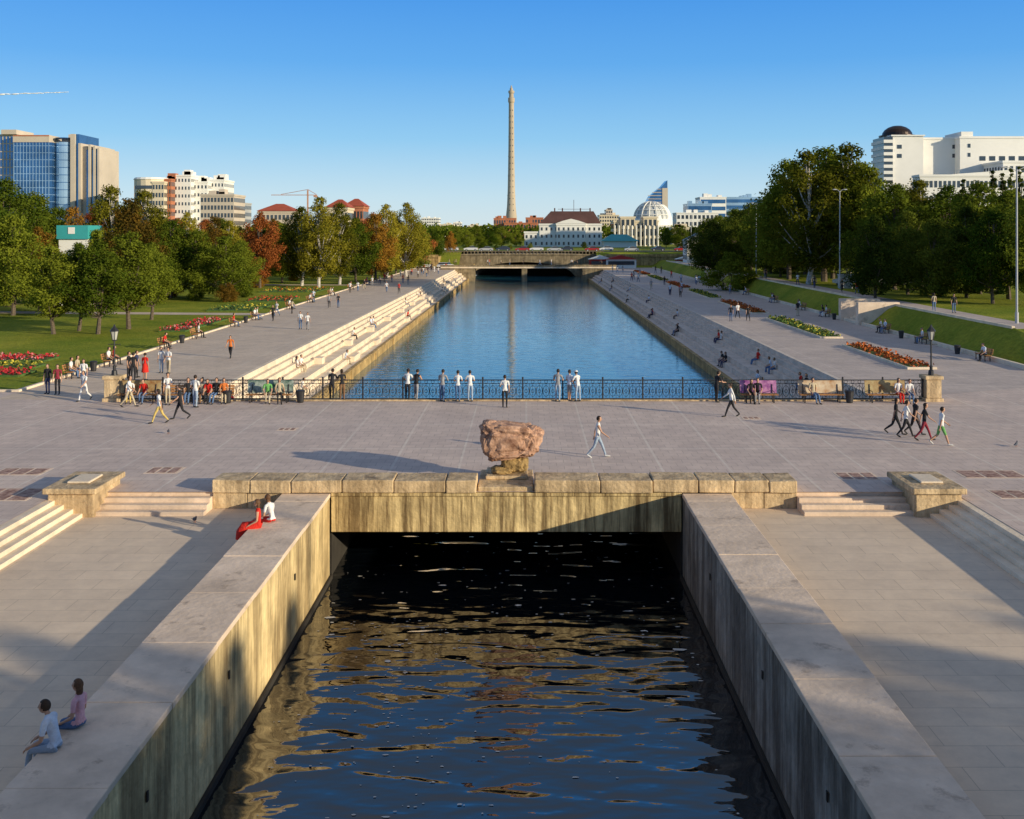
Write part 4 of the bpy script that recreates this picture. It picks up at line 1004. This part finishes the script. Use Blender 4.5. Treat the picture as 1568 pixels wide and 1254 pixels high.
def person(x, y, z, face, pose, top, bot, h=1.0, shoe='d', hair='d', **kw):
    me = figure(pose, **kw)
    fem = kw.get('fem'); base = 'woman' if fem else 'man'
    nm = {'walk1': 'walking_', 'walk2': 'walking_', 'sit': 'seated_', 'sitlean': 'seated_', 'sitback': 'seated_'}.get(pose, 'standing_')+base
    o = inst(nm, me, (x, y, z), -R(face), (h*1.04, h*1.04, h))
    for i, m in ((1, cloth(top)), (2, cloth(bot)), (3, shoeW if shoe == 'w' else shoeD), (4, hairB if hair == 'b' else hairD)):
        o.material_slots[i].link = 'OBJECT'; o.material_slots[i].material = m
    return o
def pp(px, py, face, pose, top, bot, z=0.0, **kw):
    x, y = gp(px, py, z); return person(x, y, z, face, pose, top, bot, **kw)
pp(508, 613, 10, 'rest', 'black', 'black', h=1.02); pp(524, 613, -20, 'rest', 'black', 'brown', fem=True, longhair=True)
pp(624, 613, 10, 'rest', 'white', 'black', h=1.02); pp(637, 613, 30, 'rest', 'black', 'grey', sleeve='none')
pp(677, 615, 15, 'rest', 'grey', 'jeans', sleeve='long', h=1.03); pp(701, 615, 0, 'rest', 'white', 'jeans', fem=True); pp(720, 615, -10, 'rest', 'white', 'ljeans', h=1.0)
pp(773, 624, 0, 'talk', 'white', 'black', h=1.0, hair='d'); pp(854, 615, 10, 'rest', 'grey', 'ljeans', h=1.04); pp(872, 614, 40, 'talk', 'lblue', 'grey', shorts=True); pp(885, 615, -40, 'rest', 'white', 'ljeans', cap=True)
pp(1097, 616, 60, 'rest', 'black', 'black')
pp(915, 700, 95, 'walk1', 'white', 'ljeans', h=1.02, shoe='w', sleeve='none'); pp(1120, 638, 270, 'walk1', 'white', 'black', sleeve='long', h=1.02)
pp(1371, 665, 100, 'walk2', 'black', 'black', fem=True, longhair=True); pp(1387, 669, 95, 'walk1', 'white', 'black', fem=True); pp(1401, 666, 80, 'walk2', 'black', 'black')
pp(1415, 674, 100, 'walk1', 'black', 'wine', fem=True, longhair=True); pp(1441, 682, 90, 'walk2', 'white', 'green', shorts=True, shoe='w', h=1.0)
pp(73, 603, 190, 'stand', 'black', 'navy'); pp(88, 604, 170, 'stand', 'wine', 'black'); pp(129, 614, 200, 'walk2', 'white', 'white', h=1.0); pp(128, 594, 180, 'stand', 'white', 'jeans')
pp(197, 623, 90, 'walk1', 'white', 'beige', fem=True, longhair=True); pp(244, 648, 260, 'walk1', 'white', 'yellow', fem=True, longhair=True, bag=True); pp(276, 642, 250, 'walk2', 'black', 'black', h=1.03)
pp(257, 620, 170, 'talk', 'white', 'beige', fem=True); pp(299, 624, 20, 'pocket', 'white', 'ljeans'); pp(204, 584, 0, 'stand', 'black', 'black', h=1.05); pp(222, 582, 10, 'stand', 'red', 'red', fem=True, skirt=1)
pp(247, 571, 180, 'stand', 'white', 'ljeans', fem=True); pp(258, 572, 200, 'talk', 'white', 'beige'); pp(353, 548, 180, 'walk1', 'orange', 'black'); pp(209, 578, 90, 'stand', 'navy', 'black'); pp(197, 580, 90, 'stand', 'black', 'black')
for i, (px, top, bot) in enumerate([(200, 'white', 'yellow'), (222, 'red', 'jeans'), (288, 'black', 'jeans'), (310, 'beige', 'brown'), (320, 'red', 'black'), (331, 'black', 'jeans'), (343, 'orange', 'beige'), (410, 'green', 'beige'), (428, 'beige', 'black'), (1160, 'black', 'grey'), (1149, 'black', 'black'), (1245, 'beige', 'jeans'), (1375, 'white', 'red'), (1390, 'white', 'jeans')]):
    person(gx(px, BY), BY-.02, .455, 180+rt.uniform(-15, 15), ['sit', 'sitlean', 'sitback'][i % 3], top, bot, fem=i % 2 == 0, longhair=i % 2 == 0)
for i, (px, py, f_, top, bot) in enumerate([(418, 491, 180, 'black', 'black'), (424, 484, 200, 'white', 'jeans'), (460, 504, 180, 'white', 'jeans'), (471, 505, 170, 'white', 'grey'), (504, 471, 170, 'grey', 'black'), (518, 471, 190, 'black', 'jeans'),
        (592, 447, 180, 'white', 'jeans'), (611, 449, 180, 'red', 'black'), (536, 448, 0, 'white', 'black'), (548, 446, 0, 'white', 'jeans'), (558, 443, 180, 'black', 'beige'), (570, 438, 180, 'white', 'grey'), (600, 432, 0, 'red', 'jeans'), (640, 425, 180, 'white', 'black'), (655, 420, 180, 'black', 'black'), (447, 480, 10, 'beige', 'black'), (480, 462, 180, 'lblue', 'navy'), (625, 436, 0, 'black', 'grey'), (665, 417, 0, 'white', 'white'), (648, 414, 0, 'red', 'black')]):
    pp(px, py, f_, ['walk1', 'walk2', 'stand'][i % 3], top, bot, fem=i % 2 == 1, longhair=i % 2 == 1)
for i, yy in enumerate(LBY):
    for dy in (-.5, .45):
        if rt.random() < .85: person(-29.02, yy+dy, .455, 90+rt.uniform(-15, 15), ['sit', 'sitlean'][rt.randrange(2)], rt.choice(['white', 'red', 'white', 'black', 'beige']), rt.choice(['jeans', 'black', 'white']), fem=dy > 0, longhair=dy > 0)
for i, yy in enumerate(RBY):
    for dy in (-.5, .45):
        if rt.random() < .85: person(33.18, yy+dy, .455, 270+rt.uniform(-15, 15), ['sit', 'sitlean'][rt.randrange(2)], rt.choice(['white', 'white', 'black', 'navy', 'lblue']), rt.choice(['jeans', 'black', 'white']), fem=dy > 0, longhair=dy > 0)
for i, (yy, lv) in enumerate([(62, 1), (74, 0), (80, 1), (81, 1), (92, 0), (118, 1), (119.2, 1), (140, 0), (152, 1), (170, 1), (171, 1), (200, 0), (220, 1), (105, 1)]):
    x_, z_ = [(-15.98, -1.85), (-17.5, -1.05)][lv]
    person(x_, yy, z_, 90+rt.uniform(-20, 20), ['sit', 'sitlean', 'sitback'][i % 3], rt.choice(['white', 'black', 'white', 'lblue', 'red']), rt.choice(['jeans', 'black', 'beige']), fem=i % 2 == 0, longhair=i % 2 == 0)
for i, (yy, lv) in enumerate([(63, 0), (64, 0), (67, 1), (70, 1), (71, 1), (78, 0), (79, 1), (80, 1), (85, 1), (90, 0), (91, 0), (101, 1), (102, 1), (118, 0), (119, 0), (130, 1), (142, 0), (143, 0), (160, 1), (175, 0), (190, 1), (210, 0), (225, 1), (240, 0)]):
    x_, z_ = [(17.2, -1.85), (18.8, -1.05)][lv]
    person(x_, yy, z_, 270+rt.uniform(-20, 20), ['sit', 'sitlean', 'sitback'][i % 3], rt.choice(['white', 'black', 'white', 'lblue', 'red', 'navy']), rt.choice(['jeans', 'black', 'navy']), fem=i % 2 == 1, longhair=i % 2 == 1)
for i in range(26):
    yy = rt.uniform(105, 262); x = rt.uniform(20.6, 25.3) if i % 3 else rt.uniform(28.5, 32)
    person(x, yy, .005, rt.choice([0, 180])+rt.uniform(-20, 20), rt.choice(['walk1', 'walk2', 'stand']), rt.choice(['white', 'black', 'white', 'red', 'lblue', 'grey']), rt.choice(['jeans', 'black', 'beige', 'navy']), fem=i % 2 == 1, longhair=i % 2 == 1)
for i in range(12):
    person(rt.uniform(37.8, 39.8), rt.uniform(85, 230), 2.0, rt.choice([0, 180]), rt.choice(['walk1', 'walk2', 'stand']), rt.choice(['white', 'black', 'red', 'beige']), rt.choice(['jeans', 'black', 'navy']), fem=i % 2 == 1, longhair=i % 2 == 1)
for i in range(14):
    person(rt.uniform(-28, -20), rt.uniform(180, 280), .005, rt.choice([0, 180]), rt.choice(['walk1', 'walk2', 'stand']), rt.choice(['white', 'black', 'red', 'beige']), rt.choice(['jeans', 'black', 'navy']), fem=i % 2 == 1, longhair=i % 2 == 1)
for i in range(14):
    person(rt.uniform(-20, 20), rt.uniform(269.2, 272), 1.05, rt.choice([90, 270]), rt.choice(['walk1', 'stand']), rt.choice(['white', 'black', 'red', 'beige']), rt.choice(['jeans', 'black']), fem=i % 2 == 1)
person(-8.42, 32.9, -.05, 262, 'sit', 'red', 'red', fem=True, longhair=True, skirt=2, sleeve='none', hair='b'); person(-8.15, 33.55, -.05, 300, 'sitlean', 'white', 'red', fem=True, longhair=True, hair='b')
person(-8.42, 18.75, -.05, 272, 'sitlean', 'lblue', 'ljeans', h=1.03); person(-8.36, 19.6, -.05, 280, 'sit', 'pink', 'jeans', fem=True, longhair=True, hair='b')

pg = M('pigeon_grey', (.10, .11, .14), .7, .4, 12, coord='object')
def pigeon(x, y, z, rot):
    b = B(); b.ball((0, 0, .12), (.06, .13, .065), 10, 8, 0, fn=lambda d, p: Vector((p.x, p.y, p.z+.02*d.y)))
    b.tube([(0, .09, .15), (0, .12, .19), (0, .125, .22)], [.04, .028, .026], 8, 0); b.ball((0, .13, .225), (.027, .032, .027), 8, 6, 0)
    b.tube([(0, .155, .222), (0, .18, .215)], [.008, .003], 5, 1); b.prism([(-.035, -.1, .12), (.035, -.1, .12), (.045, -.22, .09), (-.045, -.22, .09)], (0, 0, .012), 0)
    for s in (-1, 1): b.tube([(s*.025, .01, .07), (s*.025, .015, 0)], .005, 4, 1); b.tube([(s*.025, -.005, .004), (s*.025, .04, .004)], .005, 4, 1)
    b.obj('pigeon', [pg, fl_or], (x, y, z), rot, smooth=True)
for px, py, z in [(298, 800, -.6), (258, 664, 0), (1556, 684, 0)]:
    x, y = gp(px, py, z); pigeon(x, y, z, rt.uniform(0, 6))

# ------------------------------------------------------------------ sky, sun, camera
EL, AZ = R(13.0), R(120)
w = bpy.data.worlds.new('World'); scene.world = w; w.use_nodes = True; nt = w.node_tree; N = nt.nodes; L = nt.links
bg = N['Background']; st = N.new('ShaderNodeTexSky'); st.sky_type = 'NISHITA'; st.sun_disc = False
st.sun_elevation = EL; st.sun_rotation = AZ; st.air_density = 1.0; st.dust_density = .3; st.ozone_density = 2.0; st.altitude = 200
tc = N.new('ShaderNodeTexCoord'); sp = N.new('ShaderNodeSeparateXYZ'); L.new(tc.outputs['Generated'], sp.inputs[0])
rp = N.new('ShaderNodeValToRGB'); cr = rp.color_ramp
cols = [(0, (.66, .79, .85)), (.035, (.53, .74, .89)), (.09, (.26, .58, .90)), (.16, (.10, .40, .88)), (.23, (.045, .30, .84)), (.33, (.06, .21, .50)), (.55, (.13, .22, .38)), (1, (.30, .28, .28))]
cr.elements[0].position = cols[0][0]; cr.elements[0].color = (*cols[0][1], 1); cr.elements[1].position = 1; cr.elements[1].color = (*cols[-1][1], 1)
for p_, c_ in cols[1:-1]:
    e_ = cr.elements.new(p_); e_.color = (*c_, 1)
L.new(sp.outputs['Z'], rp.inputs[0])
sc_ = N.new('ShaderNodeVectorMath'); sc_.operation = 'SCALE'; sc_.inputs['Scale'].default_value = 1/.15
L.new(rp.outputs[0], sc_.inputs[0])
mx = N.new('ShaderNodeMixRGB'); mx.inputs[0].default_value = .88
L.new(st.outputs[0], mx.inputs[1]); L.new(sc_.outputs[0], mx.inputs[2]); L.new(mx.outputs[0], bg.inputs[0]); bg.inputs[1].default_value = .15
sd = bpy.data.lights.new('sun', 'SUN'); sd.energy = 5.0; sd.angle = R(.5); sd.color = (1, .86, .60)
so = bpy.data.objects.new('sun', sd); COL.objects.link(so)
d = Vector((-math.sin(AZ)*math.cos(EL), -math.cos(AZ)*math.cos(EL), -math.sin(EL)))
so.rotation_euler = d.to_track_quat('-Z', 'Y').to_euler(); so.location = (60, -40, 60)
cam = bpy.data.cameras.new('camera'); cam.sensor_width = 36; cam.lens = F/1568*36; cam.shift_x = -22/1568; cam.shift_y = -269/1568
cam.clip_start = .3; cam.clip_end = 20000
co = bpy.data.objects.new('camera', cam); COL.objects.link(co); co.location = (0, 0, H); co.rotation_euler = (R(90), 0, 0)
scene.camera = co
scene.view_settings.view_transform = 'Standard'; scene.view_settings.look = 'None'; scene.view_settings.exposure = 0
